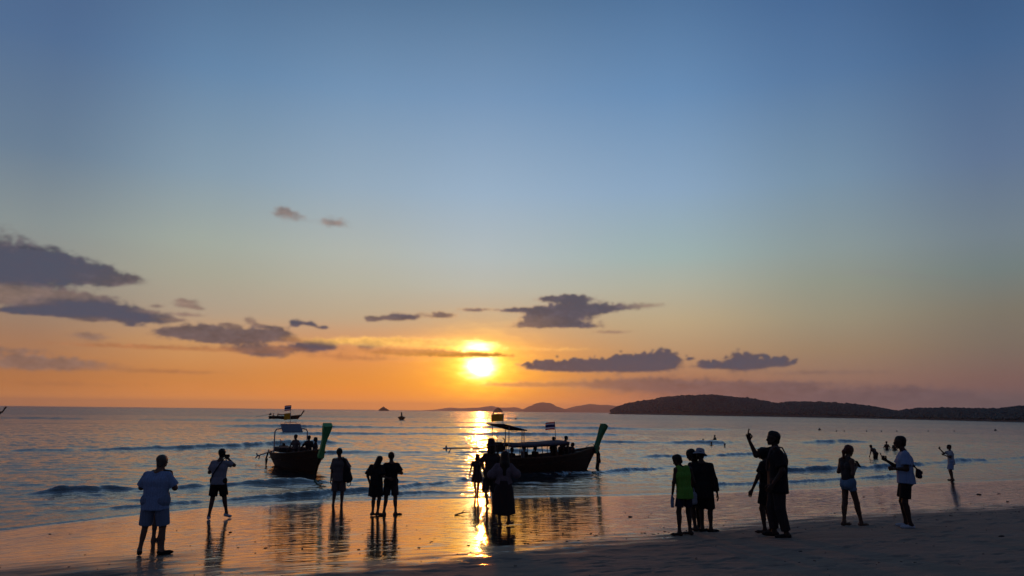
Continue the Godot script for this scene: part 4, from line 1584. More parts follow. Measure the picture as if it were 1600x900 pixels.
func bag(called: String, label: String, cat: String, size: Vector3, at: Vector3, yaw: float, mat: Material, strap: Array, cords := 0.012) -> void:
	var t := thing(called, label, cat, at, yaw)
	var s := Soup.new()
	var h := size / 2.0
	var b := []
	for x in [-1.0, 1.0]:
		b.append([Vector3(x * h.x * 0.55, h.y * 0.7, 0), Vector3(x * h.x * 0.65, -h.y * 0.65, 0), h.z * 0.75, h.z])
	b.append([Vector3(0, h.y * 0.7, 0), Vector3(0, -h.y * 0.65, 0), h.z * 0.8, h.z * 1.05])
	blob(s, b, 0.012, 0.04)
	part("pouch", s.mesh(), mat, t)
	if strap.size():
		var q := Soup.new()
		q.tube(strap, cords, 6)
		part("strap", q.mesh(), mat, t)
	var f := Soup.new()
	f.box(Vector3(size.x * 0.8, size.y * 0.35, 0.012), Transform3D(Basis(), Vector3(0, h.y * 0.35, h.z * 1.02)), 0.004)
	part("flap", f.mesh(), mat, t)

# ------------------------------------------------------------------ longtail boats
# local: x from the stern (0) to the bow, y up from the water, z across
func boat_section(t: float, length: float, beam: float) -> PackedVector3Array:
	var f := smoothstep(-0.55, 0.42, t) * (1.0 - pow(maxf(t - 0.42, 0.0) / 0.58, 2.2))
	var hb := beam * 0.5 * lerpf(0.05, 1.0, f)
	var gy := 0.80 + 0.42 * pow(t, 3.2) + 0.06 * pow(1.0 - t, 2.0)
	var ky := -0.32 + 0.30 * pow(t, 5.0)
	var ring := PackedVector3Array()
	for side in [-1.0, 1.0]:
		for k in 8:
			var v := float(7 - k) / 7.0 if side < 0.0 else float(k + 1) / 7.0
			if side > 0.0 and k == 7:
				continue
			var y := lerpf(ky, gy, v)
			ring.append(Vector3(length * t + 0.66 * pow(t, 5.0) * pow(v, 1.3), y, side * hb * pow(v, 0.5)))
	# and back along the inside
	for k in 9:
		var w := 1.0 - k / 4.0
		var deep := absf(w)
		var y := lerpf(minf(0.16, gy - 0.3), gy, pow(deep, 3.0))
		ring.append(Vector3(length * t + 0.66 * pow(t, 5.0) * pow(clampf((y - ky) / (gy - ky), 0.0, 1.0), 1.3), y, w * maxf(hb - 0.05, hb * 0.6) * (0.86 + 0.14 * deep)))
	return ring

func flag_mesh(w: float, h: float, wave: float) -> ArrayMesh:
	var s := Soup.new()
	var vv := PackedVector3Array()
	var uvs := PackedVector2Array()
	for j in 7:
		for i in 11:
			var a := i / 10.0
			var b := j / 6.0
			vv.append(Vector3(-w * a, -h * b - 0.12 * h * a * a, wave * sin(a * 7.0 + b * 1.4) * a))
			uvs.append(Vector2(a, b))
	s.push(vv, grid_faces(11, 7), PackedVector3Array(), Transform3D(), uvs)
	return s.mesh()

func flag_pole(t: Node3D, foot: Vector3, top: Vector3, flags: Array) -> void:
	var s := Soup.new()
	s.tube([foot, top], 0.016, 6)
	var pole := part("flag_pole", s.mesh(), M.metal, t)
	for f in flags:
		var m := part("flag", flag_mesh(f[1], f[2], 0.05), f[0], pole)
		m.position = foot.lerp(top, f[3])
		m.rotation.y = f[4]

func longtail(label: String, at: Vector3, yaw: float, length: float, beam: float, o: Dictionary) -> Node3D:
	var t := thing("longtail_boat", label, "boat", at, yaw, o.get("group", ""))
	var rings := []
	for k in 25:
		rings.append(boat_section(k / 24.0, length, beam))
	var s := Soup.new()
	s.loft(rings)
	part("hull", s.mesh(), M.hull, t)
	for side in [0, 14]:
		var q := Soup.new()
		var pts := []
		var low := []
		for k in 25:
			var ring: PackedVector3Array = rings[k]
			pts.append(ring[side] + Vector3(0, 0.015, 0))
			low.append(ring[2 if side == 0 else 12] + Vector3(0, 0, -0.012 if side == 0 else 0.012))
		q.tube(pts, 0.042, 6)
		part("gunwale", q.mesh(), M.wood, t)
		var q2 := Soup.new()
		q2.tube(low, 0.022, 5)
		part("rubbing_strake", q2.mesh(), M.hull_dark, t)
	# the tall stem board
	var stem := []
	for k in 9:
		var f := k / 8.0
		var c := Vector3(length + 0.74 + 0.78 * f + 0.14 * f * f, 0.90 + 1.57 * f, 0.0)
		var along := Vector3(0.78 + 0.28 * f, 1.57, 0).normalized()
		var thick := Vector3(along.y, -along.x, 0) * lerpf(0.13, 0.15, f)
		var wide: float = lerpf(0.15, 0.10, smoothstep(0.0, 0.35, f)) + 0.12 * smoothstep(0.45, 1.0, f)
		var ring := PackedVector3Array()
		for e in [[-1.0, -0.85], [-0.8, -1.0], [0.8, -1.0], [1.0, -0.85], [1.0, 0.85], [0.8, 1.0], [-0.8, 1.0], [-1.0, 0.85]]:
			ring.append(c + thick * e[0] + Vector3(0, 0, wide * e[1]))
		stem.append(ring)
	s = Soup.new()
	s.loft(stem)
	var board := part("stem_board", s.mesh(), o.get("stem", M.green), t)
	s = Soup.new()
	s.tube([Vector3(length * 0.985, -0.1, 0), Vector3(length + 0.25, 0.45, 0), Vector3(length + 0.74, 1.1, 0)], [0.06, 0.07, 0.10], 8)
	part("cutwater", s.mesh(), M.hull_dark, t)
	if o.get("detail", true):
		# a painted band and a garland knot on the stem
		s = Soup.new()
		s.tube([Vector3(length + 0.60, 1.0, -0.17), Vector3(length + 0.78, 1.06, 0), Vector3(length + 0.60, 1.0, 0.17), Vector3(length + 0.5, 1.1, 0), Vector3(length + 0.60, 1.0, -0.17)], 0.035, 6)
		part("garland", s.mesh(), M.maroon_cloth, board)
		for x in [0.16, 0.38, 0.60, 0.78]:
			var ring := boat_section(x, length, beam)
			var hw := absf(ring[0].z) - 0.06
			s = Soup.new()
			s.box(Vector3(0.24, 0.04, hw * 2.0), Transform3D(Basis(), Vector3(length * x, ring[0].y - 0.32, 0)), 0.008)
			part("thwart", s.mesh(), M.wood, t)
		var deck := boat_section(0.9, length, beam)
		s = Soup.new()
		s.box(Vector3(0.8, 0.035, absf(deck[0].z) * 1.5), Transform3D(Basis(), Vector3(length * 0.9, deck[0].y - 0.10, 0)), 0.008)
		part("foredeck", s.mesh(), M.wood, t)
		s = Soup.new()
		s.tube([Vector3(length * 0.86, 1.02, 0.35), Vector3(length * 0.93, 1.2, 0.3), Vector3(length + 0.1, 1.42, 0.16), Vector3(length + 0.45, 1.44, 0.1), Vector3(length + 0.62, 1.22, 0.1)], 0.014, 5)
		part("bow_rope", s.mesh(), M.rope, t)
	# engine on its pivot, and the long shaft
	var ey: float = o.get("engine_y", 1.32)
	var e := Soup.new()
	e.box(Vector3(0.62, 0.36, 0.42), Transform3D(Basis(), Vector3(0.22, ey, 0)), 0.05)
	for k in 4:
		e.tube([Vector3(0.04 + k * 0.12, ey + 0.16, 0), Vector3(0.04 + k * 0.12, ey + 0.30, 0)], 0.045, 8)
	e.tube([Vector3(0.15, 0.78, 0), Vector3(0.2, ey, 0)], 0.05, 8)
	var eng := part("engine", e.mesh(), M.rust, t)
	e = Soup.new()
	e.tube([Vector3(0.4, ey + 0.1, 0.2), Vector3(0.45, ey + 0.42, 0.22), Vector3(0.3, ey + 0.5, 0.22)], 0.03, 6)
	part("exhaust", e.mesh(), M.metal, eng)
	e = Soup.new()
	e.tube([Vector3(0.5, ey + 0.05, 0), Vector3(1.25, ey + 0.12, 0.05)], 0.02, 6)
	part("tiller", e.mesh(), M.metal, eng)
	var end: Vector3 = o.get("shaft", Vector3(-3.2, 1.42, 0))
	e = Soup.new()
	e.tube([Vector3(-0.05, ey, 0), Vector3(-0.05, ey, 0).lerp(end, 0.5) + Vector3(0, 0.02, 0), end], [0.05, 0.04, 0.032], 8)
	var shaft := part("propeller_shaft", e.mesh(), M.metal, t)
	e = Soup.new()
	var sd := (end - Vector3(-0.05, ey, 0)).normalized()
	for k in 3:
		var a := TAU * k / 3.0 + 0.4
		var u := Vector3(0, cos(a), sin(a))
		e.tube([end - sd * 0.03, end + u * 0.09, end + u * 0.17 + sd * 0.03], [0.03, 0.045, 0.02], 6)
	e.tube([end - sd * 0.08, end + sd * 0.1], [0.05, 0.02], 8)
	part("propeller", e.mesh(), M.metal, shaft)
	e = Soup.new()
	e.tube([end.lerp(Vector3(0, ey, 0), 0.10), end.lerp(Vector3(0, ey, 0), 0.06) + Vector3(0, -0.22, 0)], [0.02, 0.035], 6)
	part("skeg", e.mesh(), M.metal, shaft)
	return t

func canopy(t: Node3D, x0: float, x1: float, y: float, half: float, length: float, beam: float) -> void:
	var rings := []
	for k in 15:
		var f := k / 14.0
		var ring := PackedVector3Array()
		var sag := 0.02 * sin(f * PI * 5.0) - 0.05 * sin(f * PI)
		for i in 13:
			var a := -1.0 + i / 6.0
			ring.append(Vector3(lerpf(x0, x1, f), y + 0.10 * (1.0 - a * a) + sag * 0.6 + 0.06 * f, a * half))
		for i in 13:
			var a := 1.0 - i / 6.0
			ring.append(Vector3(lerpf(x0, x1, f), y - 0.035 - (0.09 if absf(a) > 0.95 else 0.0) + 0.10 * (1.0 - a * a) + sag * 0.6 + 0.06 * f, a * half * 0.995))
		rings.append(ring)
	var s := Soup.new()
	s.loft(rings)
	part("canopy", s.mesh(), M.tarp, t)
	for k in 5:
		var x := lerpf(x0 + 0.08, x1 - 0.08, k / 4.0)
		var g := boat_section(x / length, length, beam)[0]
		for side in [-1.0, 1.0]:
			s = Soup.new()
			s.tube([Vector3(x, g.y, absf(g.z) * side), Vector3(x, y + 0.02 + 0.06 * k / 4.0, half * 0.96 * side)], 0.022, 6)
			part("canopy_post", s.mesh(), M.wood, t)

func build_boats() -> void:
	# right: broadside, bow away from the beach
	var R := Vector3(-0.75, 0, -38.3)
	var t := longtail("dark longtail boat with a long awning lying broadside in the surf, bow to the right", R, 0.785, 7.2, 1.75, {"stem": M.green_dark, "engine_y": 1.36, "shaft": Vector3(-3.3, 1.44, 0.05)})
	canopy(t, 0.42, 4.8, 1.52, 0.78, 7.2, 1.75)
	var s := Soup.new()
	s.box(Vector3(1.72, 0.05, 1.35), Transform3D(Basis(Vector3.BACK, -0.19), Vector3(0.78, 2.40, 0)), 0.015)
	part("roof_panel", s.mesh(), M.tarp, t)
	for p in [[0.36, -0.6], [0.36, 0.6], [1.3, -0.6], [1.3, 0.6], [1.5, 0.55]]:
		s = Soup.new()
		s.tube([Vector3(p[0], 0.84, p[1]), Vector3(p[0], 2.40 - (p[0] - 0.78) * 0.19, p[1])], 0.024, 6)
		part("roof_post", s.mesh(), M.metal, t)
	s = Soup.new()
	s.tube([Vector3(0.4, 2.3, 0.6), Vector3(0.62, 2.18, 0.62), Vector3(0.9, 2.2, 0.62), Vector3(1.05, 2.34, 0.6)], 0.012, 5)
	part("hanging_cable", s.mesh(), M.black, t)
	flag_pole(t, Vector3(4.25, 1.58, 0.3), Vector3(4.14, 2.68, 0.3), [[M.flag, 0.50, 0.40, 0.98, -0.9]])
	flag_pole(t, Vector3(0.3, 2.46, 0.2), Vector3(0.36, 3.12, 0.2), [[M.yellow, 0.62, 0.36, 0.92, -0.7]])
	s = Soup.new()
	s.tube([Vector3(-0.15, 0.85, 0.3), Vector3(-0.2, 1.75, 0.32), Vector3(-0.2, 2.05, 0.32)], 0.018, 6)
	part("stern_pole", s.mesh(), M.wood, t)
	# left: bow on to the beach
	var L := Vector3(-13.15, 0, -44.0)
	t = longtail("longtail boat with a bright green stem board nosing towards the beach", L, -1.045, 7.0, 2.5, {"stem": M.green, "engine_y": 0.95, "shaft": Vector3(-2.3, 0.42, 0.9)})
	s = Soup.new()
	s.box(Vector3(0.75, 0.05, 1.12), Transform3D(Basis(Vector3.BACK, -0.62), Vector3(1.8, 2.14, 0.0)), 0.015)
	var panel := part("roof_panel", s.mesh(), M.panel, t)
	s = Soup.new()
	s.tube([Vector3(1.52, 2.36, -0.36), Vector3(1.5, 2.46, -0.32), Vector3(1.5, 2.46, 0.32), Vector3(1.52, 2.36, 0.36)], 0.016, 6)
	part("roof_rail", s.mesh(), M.metal, panel)
	s = Soup.new()
	s.tube([Vector3(1.8, 0.75, -0.9), Vector3(1.78, 1.95, -0.9), Vector3(1.77, 2.08, -0.82), Vector3(1.77, 2.11, -0.64), Vector3(1.77, 2.11, 0.64), Vector3(1.77, 2.08, 0.82), Vector3(1.78, 1.95, 0.9), Vector3(1.8, 0.75, 0.9)], 0.034, 8)
	part("roof_frame", s.mesh(), M.metal, t)
	flag_pole(t, Vector3(1.6, 2.3, 0.05), Vector3(1.58, 3.42, 0.05), [[M.flag, 0.34, 0.30, 0.99, 1.2], [M.yellow, 0.34, 0.36, 0.60, 1.25]])
	s = Soup.new()
	s.tube([Vector3(0.1, 0.75, 0.82), Vector3(-0.02, 0.35, 0.9), Vector3(0.0, 0.05, 0.88), Vector3(0.1, 0.4, 0.86)], 0.05, 8)
	part("stern_fender", s.mesh(), M.black, t)
	s = Soup.new()
	s.box(Vector3(1.5, 0.26, 1.5), Transform3D(Basis(), Vector3(1.7, 0.98, 0)), 0.08)
	part("engine_cover", s.mesh(), M.dark_cloth, t)
	# far off
	t = longtail("small dark longtail boat far out, side on, with two people at its stern", Vector3(-75.6, 0, -237.0), 0.0, 8.0, 1.9, {"stem": M.hull_dark, "detail": false, "shaft": Vector3(-3.4, 0.6, 0.1)})
	canopy(t, 2.4, 5.4, 1.30, 0.7, 8.0, 1.9)
	t.scale = Vector3.ONE * 1.12
	t = longtail("small dark boat far out, seen bow on, left of the sunlight path", Vector3(-36.8, 0, -256.0), -1.45, 6.5, 2.5, {"stem": M.hull_dark, "detail": false})
	t = longtail("dark upswept boat bow cut by the left edge of the picture", Vector3(-170.6, 0, -236.0), 0.05, 9.0, 2.0, {"stem": M.hull_dark, "detail": false})
	t.scale = Vector3.ONE * 1.18
	# buoys and floats
	var d := thing("marker_buoy", "small dark cone buoy on the far water right of the sunlight path", "buoy", Vector3(-19.3, 0, -850.0))
	s = Soup.new()
	s.tube([Vector3(0, -0.3, 0), Vector3(0, 0.35, 0), Vector3(0, 0.5, 0)], [1.5, 1.5, 0.7], 12)
	part("float", s.mesh(), M.float_, d)
	s = Soup.new()
	s.tube([Vector3(0, 0.5, 0), Vector3(0, 2.6, 0), Vector3(0, 3.0, 0)], [0.85, 0.3, 0.1], 10)
	part("cone", s.mesh(), M.float_, d)
	float_ball(Vector3(2.2, 0.1, -316.0), 0.42, "round dark float beyond the broadside boat's raised roof")
	float_ball(Vector3(65.5, 0.08, -160.5), 0.28, "dark float on the pale water left of the float line", "")
	float_ball(Vector3(112.3, 0.08, -175.4), 0.26, "dark float alone near the right edge, below the headland", "")
	for p in [[64.5, -150.0], [66.4, -150.7], [71.9, -153.0], [75.7, -154.6], [79.7, -156.3], [88.0, -159.6], [95.4, -162.8]]:
		float_ball(Vector3(p[0], 0.04, p[1]), 0.14, "tiny float of the bathing line on the right", "floats of the bathing line")

func float_ball(at: Vector3, r: float, label: String, group := "") -> void:
	var s := Soup.new()
	s.tube([Vector3(0, -r * 0.9, 0), Vector3(0, -r * 0.5, 0), Vector3(0, 0, 0), Vector3(0, r * 0.5, 0), Vector3(0, r * 0.86, 0), Vector3(0, r * 1.15, 0), Vector3(0, r * 1.3, 0)], [r * 0.4, r * 0.85, r, r * 0.87, r * 0.5, r * 0.14, r * 0.12], 12)
	solo("float", s.mesh(), M.float_, label, "buoy", at, group)

# ------------------------------------------------------------------ everyone
func sitting(o: Dictionary) -> Dictionary:
	var d := {"hpL": Vector3(-0.09, 0.0, 0.0), "hpR": Vector3(0.09, 0.0, 0.0), "nk": Vector3(0, 0.55, -0.02), "hd": Vector3(0, 0.71, -0.05), "shL": Vector3(-0.18, 0.50, -0.02), "shR": Vector3(0.18, 0.50, -0.02),
		"knL": Vector3(-0.13, 0.03, -0.42), "knR": Vector3(0.13, 0.03, -0.42), "anL": Vector3(-0.12, -0.37, -0.38), "anR": Vector3(0.12, -0.37, -0.38), "wrL": Vector3(-0.14, 0.12, -0.34), "wrR": Vector3(0.14, 0.12, -0.34), "cell": 0.026}
	d.merge(o, true)
	return d

func build_people() -> void:
	build_head()
	var V := func(x: float, y: float, z: float) -> Vector3: return Vector3(x, y, z)
	# --- left
	person({"label": "heavy man in a pale blue shirt and shorts, back turned, at the left", "at": Vector3(-5.99, 0.77, -13.03), "h": 1.62, "girth": 1.28, "hips": 1.05, "hd": V.call(0.04, 1.635, -0.03),
		"shL": V.call(-0.19, 1.40, 0.01), "shR": V.call(0.19, 1.40, 0.01), "anL": V.call(-0.20, 0.085, 0.02), "anR": V.call(0.18, 0.085, -0.02), "hpL": V.call(-0.11, 0.92, 0), "hpR": V.call(0.11, 0.92, 0), "fR": -0.95, "fL": 0.5,
		"elL": V.call(-0.31, 1.17, -0.06), "wrL": V.call(-0.12, 1.32, -0.30), "elR": V.call(0.31, 1.17, -0.06), "wrR": V.call(0.14, 1.34, -0.30), "gripL": "grip", "gripR": "grip", "legs": 0.95, "skin": M.skin_light,
		"wear": [{"k": "shirt", "m": M.pale_blue, "hem": 0.79, "sleeve": 0.84, "wide": 0.03, "loose": 0.02, "flare": 0.01}, {"k": "shorts", "m": M.blue_grey, "leg": 0.95, "wide": 0.045}, {"k": "hair", "m": M.hair_grey}, {"k": "shoes", "m": M.black_cloth}]})
	person({"label": "person in dark clothes mostly hidden in front of the heavy man in pale blue", "at": Vector3(-7.09, 0.53, -15.6), "h": 1.69, "hd": V.call(-0.02, 1.64, -0.03), "hy": -0.6, "anL": V.call(-0.045, 0.085, 0.03), "anR": V.call(0.05, 0.085, -0.03), "wrR": V.call(0.02, 1.30, -0.28), "gripR": "grip", "girth": 0.9,
		"wear": [{"k": "shirt", "m": M.dark_cloth, "hem": 0.82}, {"k": "shorts", "m": M.black_cloth, "leg": 0.8}, {"k": "hair", "m": M.hair_brown, "style": "bob"}]})
	person({"label": "man in a grey T-shirt and white shoes raising a phone at the water's edge", "at": Vector3(-7.86, 0.27, -20.7), "h": 1.83, "girth": 1.08, "anL": V.call(-0.16, 0.085, 0.06), "anR": V.call(0.15, 0.12, -0.3), "tipR": 0.05, "fL": 0.25, "fR": -0.35,
		"elL": V.call(-0.27, 1.16, -0.05), "wrL": V.call(-0.14, 1.38, -0.27), "elR": V.call(0.33, 1.34, -0.12), "wrR": V.call(0.12, 1.47, -0.31), "gripL": "grip", "gripR": "grip", "hd": V.call(0.03, 1.64, -0.02),
		"wear": [{"k": "shirt", "m": M.grey_cloth, "hem": 0.87, "sleeve": 0.72, "wide": 0.02}, {"k": "shorts", "m": M.black_cloth, "leg": 0.80, "wide": 0.035}, {"k": "hair", "m": M.hair}, {"k": "shoes", "m": M.white_shoe},
			{"k": "strap", "m": M.black_cloth, "pts": [V.call(0.12, 1.50, 0.10), V.call(0.03, 1.34, 0.15), V.call(-0.08, 1.16, 0.155), V.call(-0.17, 1.0, 0.12), V.call(-0.21, 0.93, 0.0), V.call(-0.1, 1.0, -0.14), V.call(0.04, 1.25, -0.15), V.call(0.12, 1.46, -0.11), V.call(0.13, 1.545, 0.0), V.call(0.12, 1.50, 0.10)]}]})
	phone("dark phone raised in front of the face of the man in the grey T-shirt", Vector3(-7.85, 1.90, -21.15), 0.0, 0.1, true)
	person({"label": "man in a beige shirt standing in the shallows beside the bow-on boat", "at": Vector3(-5.63, 0.0, -25.25), "h": 1.92, "anL": V.call(-0.14, 0.085, 0), "anR": V.call(0.10, 0.085, -0.04), "hd": V.call(-0.03, 1.64, -0.02), "hy": 0.3, "wrL": V.call(-0.25, 0.86, -0.05), "wrR": V.call(0.27, 1.04, -0.22), "girth": 1.05,
		"wear": [{"k": "shirt", "m": M.beige_cloth, "hem": 0.80, "sleeve": 0.9, "wide": 0.03}, {"k": "shorts", "m": M.beige_cloth, "leg": 0.95, "wide": 0.035}, {"k": "hair", "m": M.hair}]})
	var sb := thing("shoulder_bag", "long slouching black bag with a loop strap on the shoulder of the man in beige", "bag", Vector3(-5.35, 1.22, -25.18), -0.2)
	var q := Soup.new()
	blob(q, [[V.call(-0.12, 0.34, 0), V.call(-0.04, 0.05, 0.0), 0.05, 0.09], [V.call(-0.04, 0.05, 0), V.call(0.05, -0.30, 0), 0.09, 0.10], [V.call(-0.05, 0.0, 0), V.call(-0.09, -0.28, 0), 0.08, 0.09], [V.call(0.0, 0.1, 0), V.call(0.12, -0.25, 0.01), 0.06, 0.08]], 0.016, 0.05)
	part("pouch", q.mesh(), M.black_cloth, sb)
	q = Soup.new()
	q.tube([V.call(-0.10, 0.34, -0.03), V.call(-0.17, 0.44, 0.03), V.call(-0.18, 0.42, 0.1), V.call(-0.08, 0.28, 0.09)], 0.02, 6)
	part("strap", q.mesh(), M.black_cloth, sb)
	q = Soup.new()
	q.tube([V.call(0.0, -0.34, 0.0), V.call(0.02, -0.46, 0.02), V.call(0.08, -0.50, 0.02), V.call(0.14, -0.44, 0.02), V.call(0.14, -0.32, 0.0)], 0.013, 6)
	part("loop", q.mesh(), M.black_cloth, sb)
	# --- the couple
	person({"label": "woman with long dark hair in a short black dress leaning against her companion in black", "at": Vector3(-3.68, 0.35, -21.1), "h": 1.62, "yaw": -0.35, "hd": V.call(0.07, 1.60, -0.02), "hr": -0.3, "nk": V.call(0.03, 1.46, 0.01), "anL": V.call(-0.06, 0.085, 0.03), "anR": V.call(0.07, 0.085, -0.03), "fL": -0.8, "fR": -0.9,
		"wrL": V.call(-0.24, 0.90, -0.05), "elR": V.call(0.24, 1.15, 0.06), "wrR": V.call(0.36, 1.08, -0.08),
		"wear": [{"k": "shirt", "m": M.black_cloth, "hem": 0.86, "sleeve": 0.9, "wide": 0.05, "loose": 0.03}, {"k": "skirt", "name": "dress_skirt", "m": M.black_cloth, "top": 1.08, "hem": 0.55, "r0": [0.19, 0.15], "hip": 0.21, "r1": [0.22, 0.17]}, {"k": "hair", "m": M.hair, "style": "long", "len": 0.26}]})
	person({"label": "man in a black T-shirt and grey shorts with his arm round the long-haired woman", "at": Vector3(-3.30, 0.33, -21.3), "h": 1.70, "girth": 1.05, "anL": V.call(-0.17, 0.085, 0), "anR": V.call(0.16, 0.085, 0.0), "fL": 1.1, "fR": -1.0, "hd": V.call(-0.02, 1.64, -0.01),
		"elR": V.call(0.30, 1.18, 0.04), "wrR": V.call(0.15, 1.16, -0.2), "elL": V.call(-0.27, 1.28, 0.14), "wrL": V.call(-0.42, 1.24, 0.16),
		"wear": [{"k": "shirt", "m": M.black_cloth, "hem": 0.84, "sleeve": 0.78, "wide": 0.02}, {"k": "shorts", "m": M.taupe, "leg": 0.84, "wide": 0.03}, {"k": "hair", "m": M.hair}]})
	# --- in the sunlight path
	person({"label": "slim person in a short dark dress wading towards the sunlight path", "at": Vector3(-1.27, -0.05, -29.6), "h": 1.60, "girth": 0.92, "yaw": 0.15, "anL": V.call(-0.06, 0.085, 0.08), "anR": V.call(0.05, 0.085, -0.2), "elL": V.call(-0.27, 1.16, 0.03), "wrL": V.call(-0.31, 0.90, 0.02), "wrR": V.call(0.28, 0.94, -0.1), "gripL": "fist",
		"wear": [{"k": "shirt", "m": M.maroon_cloth, "hem": 0.90, "sleeve": 0.6, "wide": 0.03}, {"k": "skirt", "name": "dress_skirt", "m": M.maroon_cloth, "top": 1.08, "hem": 0.60, "r0": [0.15, 0.12], "hip": 0.18, "r1": [0.25, 0.2]}, {"k": "hair", "m": M.hair_brown, "style": "bob"}]})
	person({"label": "tall dark figure in a sun hat wading behind the woman in the long skirt", "at": Vector3(-0.62, 0.12, -24.9), "h": 2.06, "head": 1.2, "girth": 0.95, "yaw": 0.2, "anL": V.call(-0.12, 0.20, 0.16), "anR": V.call(0.1, 0.085, -0.1), "tipL": 0.1, "elL": V.call(-0.30, 1.20, 0.05), "wrL": V.call(-0.17, 1.0, -0.18), "wrR": V.call(0.22, 0.95, -0.1),
		"wear": [{"k": "shirt", "m": M.dark_cloth, "hem": 0.80, "sleeve": 0.9, "wide": 0.03}, {"k": "shorts", "m": M.dark_cloth, "leg": 1.1, "wide": 0.03}, {"k": "hair", "m": M.hair, "style": "bob"}, {"k": "hat", "m": M.dark_cloth, "style": "brim"}]})
	person({"label": "woman in a loose pale top and long patterned skirt, back turned, near the sunlight path", "at": Vector3(-0.14, 0.63, -17.6), "h": 1.65, "head": 1.14, "anL": V.call(-0.09, 0.085, 0.02), "anR": V.call(0.13, 0.10, -0.05), "fL": 0.9, "fR": -0.7, "hd": V.call(0.02, 1.63, -0.02),
		"elL": V.call(-0.29, 1.20, 0.0), "wrL": V.call(-0.12, 1.28, -0.27), "elR": V.call(0.30, 1.22, 0.0), "wrR": V.call(0.12, 1.30, -0.27), "gripL": "grip", "gripR": "grip",
		"wear": [{"k": "shirt", "m": M.mauve_cloth, "hem": 0.97, "sleeve": 1.25, "wide": 0.045, "loose": 0.025, "flare": 0.03}, {"k": "skirt", "m": M.patterned, "top": 1.07, "hem": 0.27, "r0": [0.17, 0.14], "hip": 0.215, "r1": [0.275, 0.2]}, {"k": "hair", "m": M.hair, "style": "long", "len": 0.34}]})
	# --- the group of three
	person({"label": "boy in a neon green tank top and navy shorts looking down", "at": Vector3(3.33, 0.92, -14.65), "h": 1.50, "yaw": 0.25, "girth": 0.92, "hd": V.call(-0.11, 1.61, -0.07), "nk": V.call(-0.05, 1.47, 0.0), "hy": 0.8, "hp": -0.4, "anL": V.call(-0.15, 0.085, 0.02), "anR": V.call(0.14, 0.085, -0.04), "fL": 1.25, "fR": 0.7,
		"shL": V.call(-0.2, 1.42, 0.01), "shR": V.call(0.15, 1.43, 0.0), "elL": V.call(-0.25, 1.14, 0.0), "wrL": V.call(-0.26, 0.88, -0.06), "gripL": "grip", "wrR": V.call(0.2, 0.92, -0.1), "skin": M.skin_dark,
		"wear": [{"k": "shirt", "m": M.neon, "hem": 0.80, "tank": true, "loose": 0.026, "flare": 0.014}, {"k": "shorts", "m": M.navy_cloth, "leg": 0.72, "wide": 0.03, "loose": 0.004}, {"k": "hair", "m": M.hair, "style": "top"}]})
	var bt := thing("water_bottle", "small clear bottle hanging from the hand of the boy in green", "bottle", Vector3(3.085, 1.44, -14.6))
	var s := Soup.new()
	s.tube([Vector3(0, 0, 0), Vector3(0, 0.01, 0), Vector3(0, 0.14, 0), Vector3(0, 0.18, 0), Vector3(0, 0.2, 0)], [0.028, 0.032, 0.032, 0.014, 0.013], 12)
	part("bottle_body", s.mesh(), M.blue_grey, bt)
	s = Soup.new()
	s.tube([Vector3(0, 0.2, 0), Vector3(0, 0.225, 0)], 0.016, 10)
	part("cap", s.mesh(), M.white_cloth, bt)
	person({"label": "dark-haired person half hidden between the boy in green and the person in the bucket hat", "at": Vector3(3.80, 0.86, -15.6), "h": 1.62, "yaw": 0.5, "hd": V.call(-0.08, 1.62, -0.06), "hy": 0.5, "hp": -0.4, "skin": M.skin_dark, "wrL": V.call(-0.2, 0.95, -0.16), "gripL": "fist", "anL": V.call(-0.07, 0.085, 0), "anR": V.call(0.08, 0.085, -0.05),
		"wear": [{"k": "shirt", "m": M.dark_cloth, "hem": 0.82, "sleeve": 0.9}, {"k": "shorts", "m": M.black_cloth, "leg": 0.85}, {"k": "hair", "m": M.hair, "style": "bob"}]})
	bag("carrier_bag", "small crumpled white bag held beside the boy in green", "bag", Vector3(0.16, 0.24, 0.09), Vector3(3.66, 1.53, -15.35), 0.4, M.white_cloth, [Vector3(-0.04, 0.1, 0), Vector3(-0.02, 0.2, 0), Vector3(0.02, 0.2, 0), Vector3(0.04, 0.1, 0)], 0.008)
	person({"label": "person in a pale bucket hat and black jacket, right of the boy in green", "at": Vector3(3.90, 0.87, -15.4), "h": 1.62, "yaw": -0.4, "girth": 1.0, "shL": V.call(-0.15, 1.39, 0.0), "shR": V.call(0.155, 1.40, 0.01), "hd": V.call(-0.07, 1.62, -0.04), "nk": V.call(-0.03, 1.475, 0.0), "hy": -0.5, "hp": -0.2, "skin": M.skin_dark, "anL": V.call(-0.06, 0.085, 0), "anR": V.call(0.12, 0.085, 0.02), "fL": -0.5, "fR": -0.9, "wrR": V.call(0.27, 0.84, 0.0),
		"wear": [{"k": "shirt", "m": M.black_cloth, "hem": 0.72, "sleeve": 1.9, "wide": 0.012, "loose": 0.018}, {"k": "shorts", "m": M.black_cloth, "leg": 1.0, "wide": 0.03}, {"k": "hair", "m": M.hair}, {"k": "hat", "m": M.hat_grey, "style": "bucket"}, {"k": "shoes", "m": M.black_cloth}]})
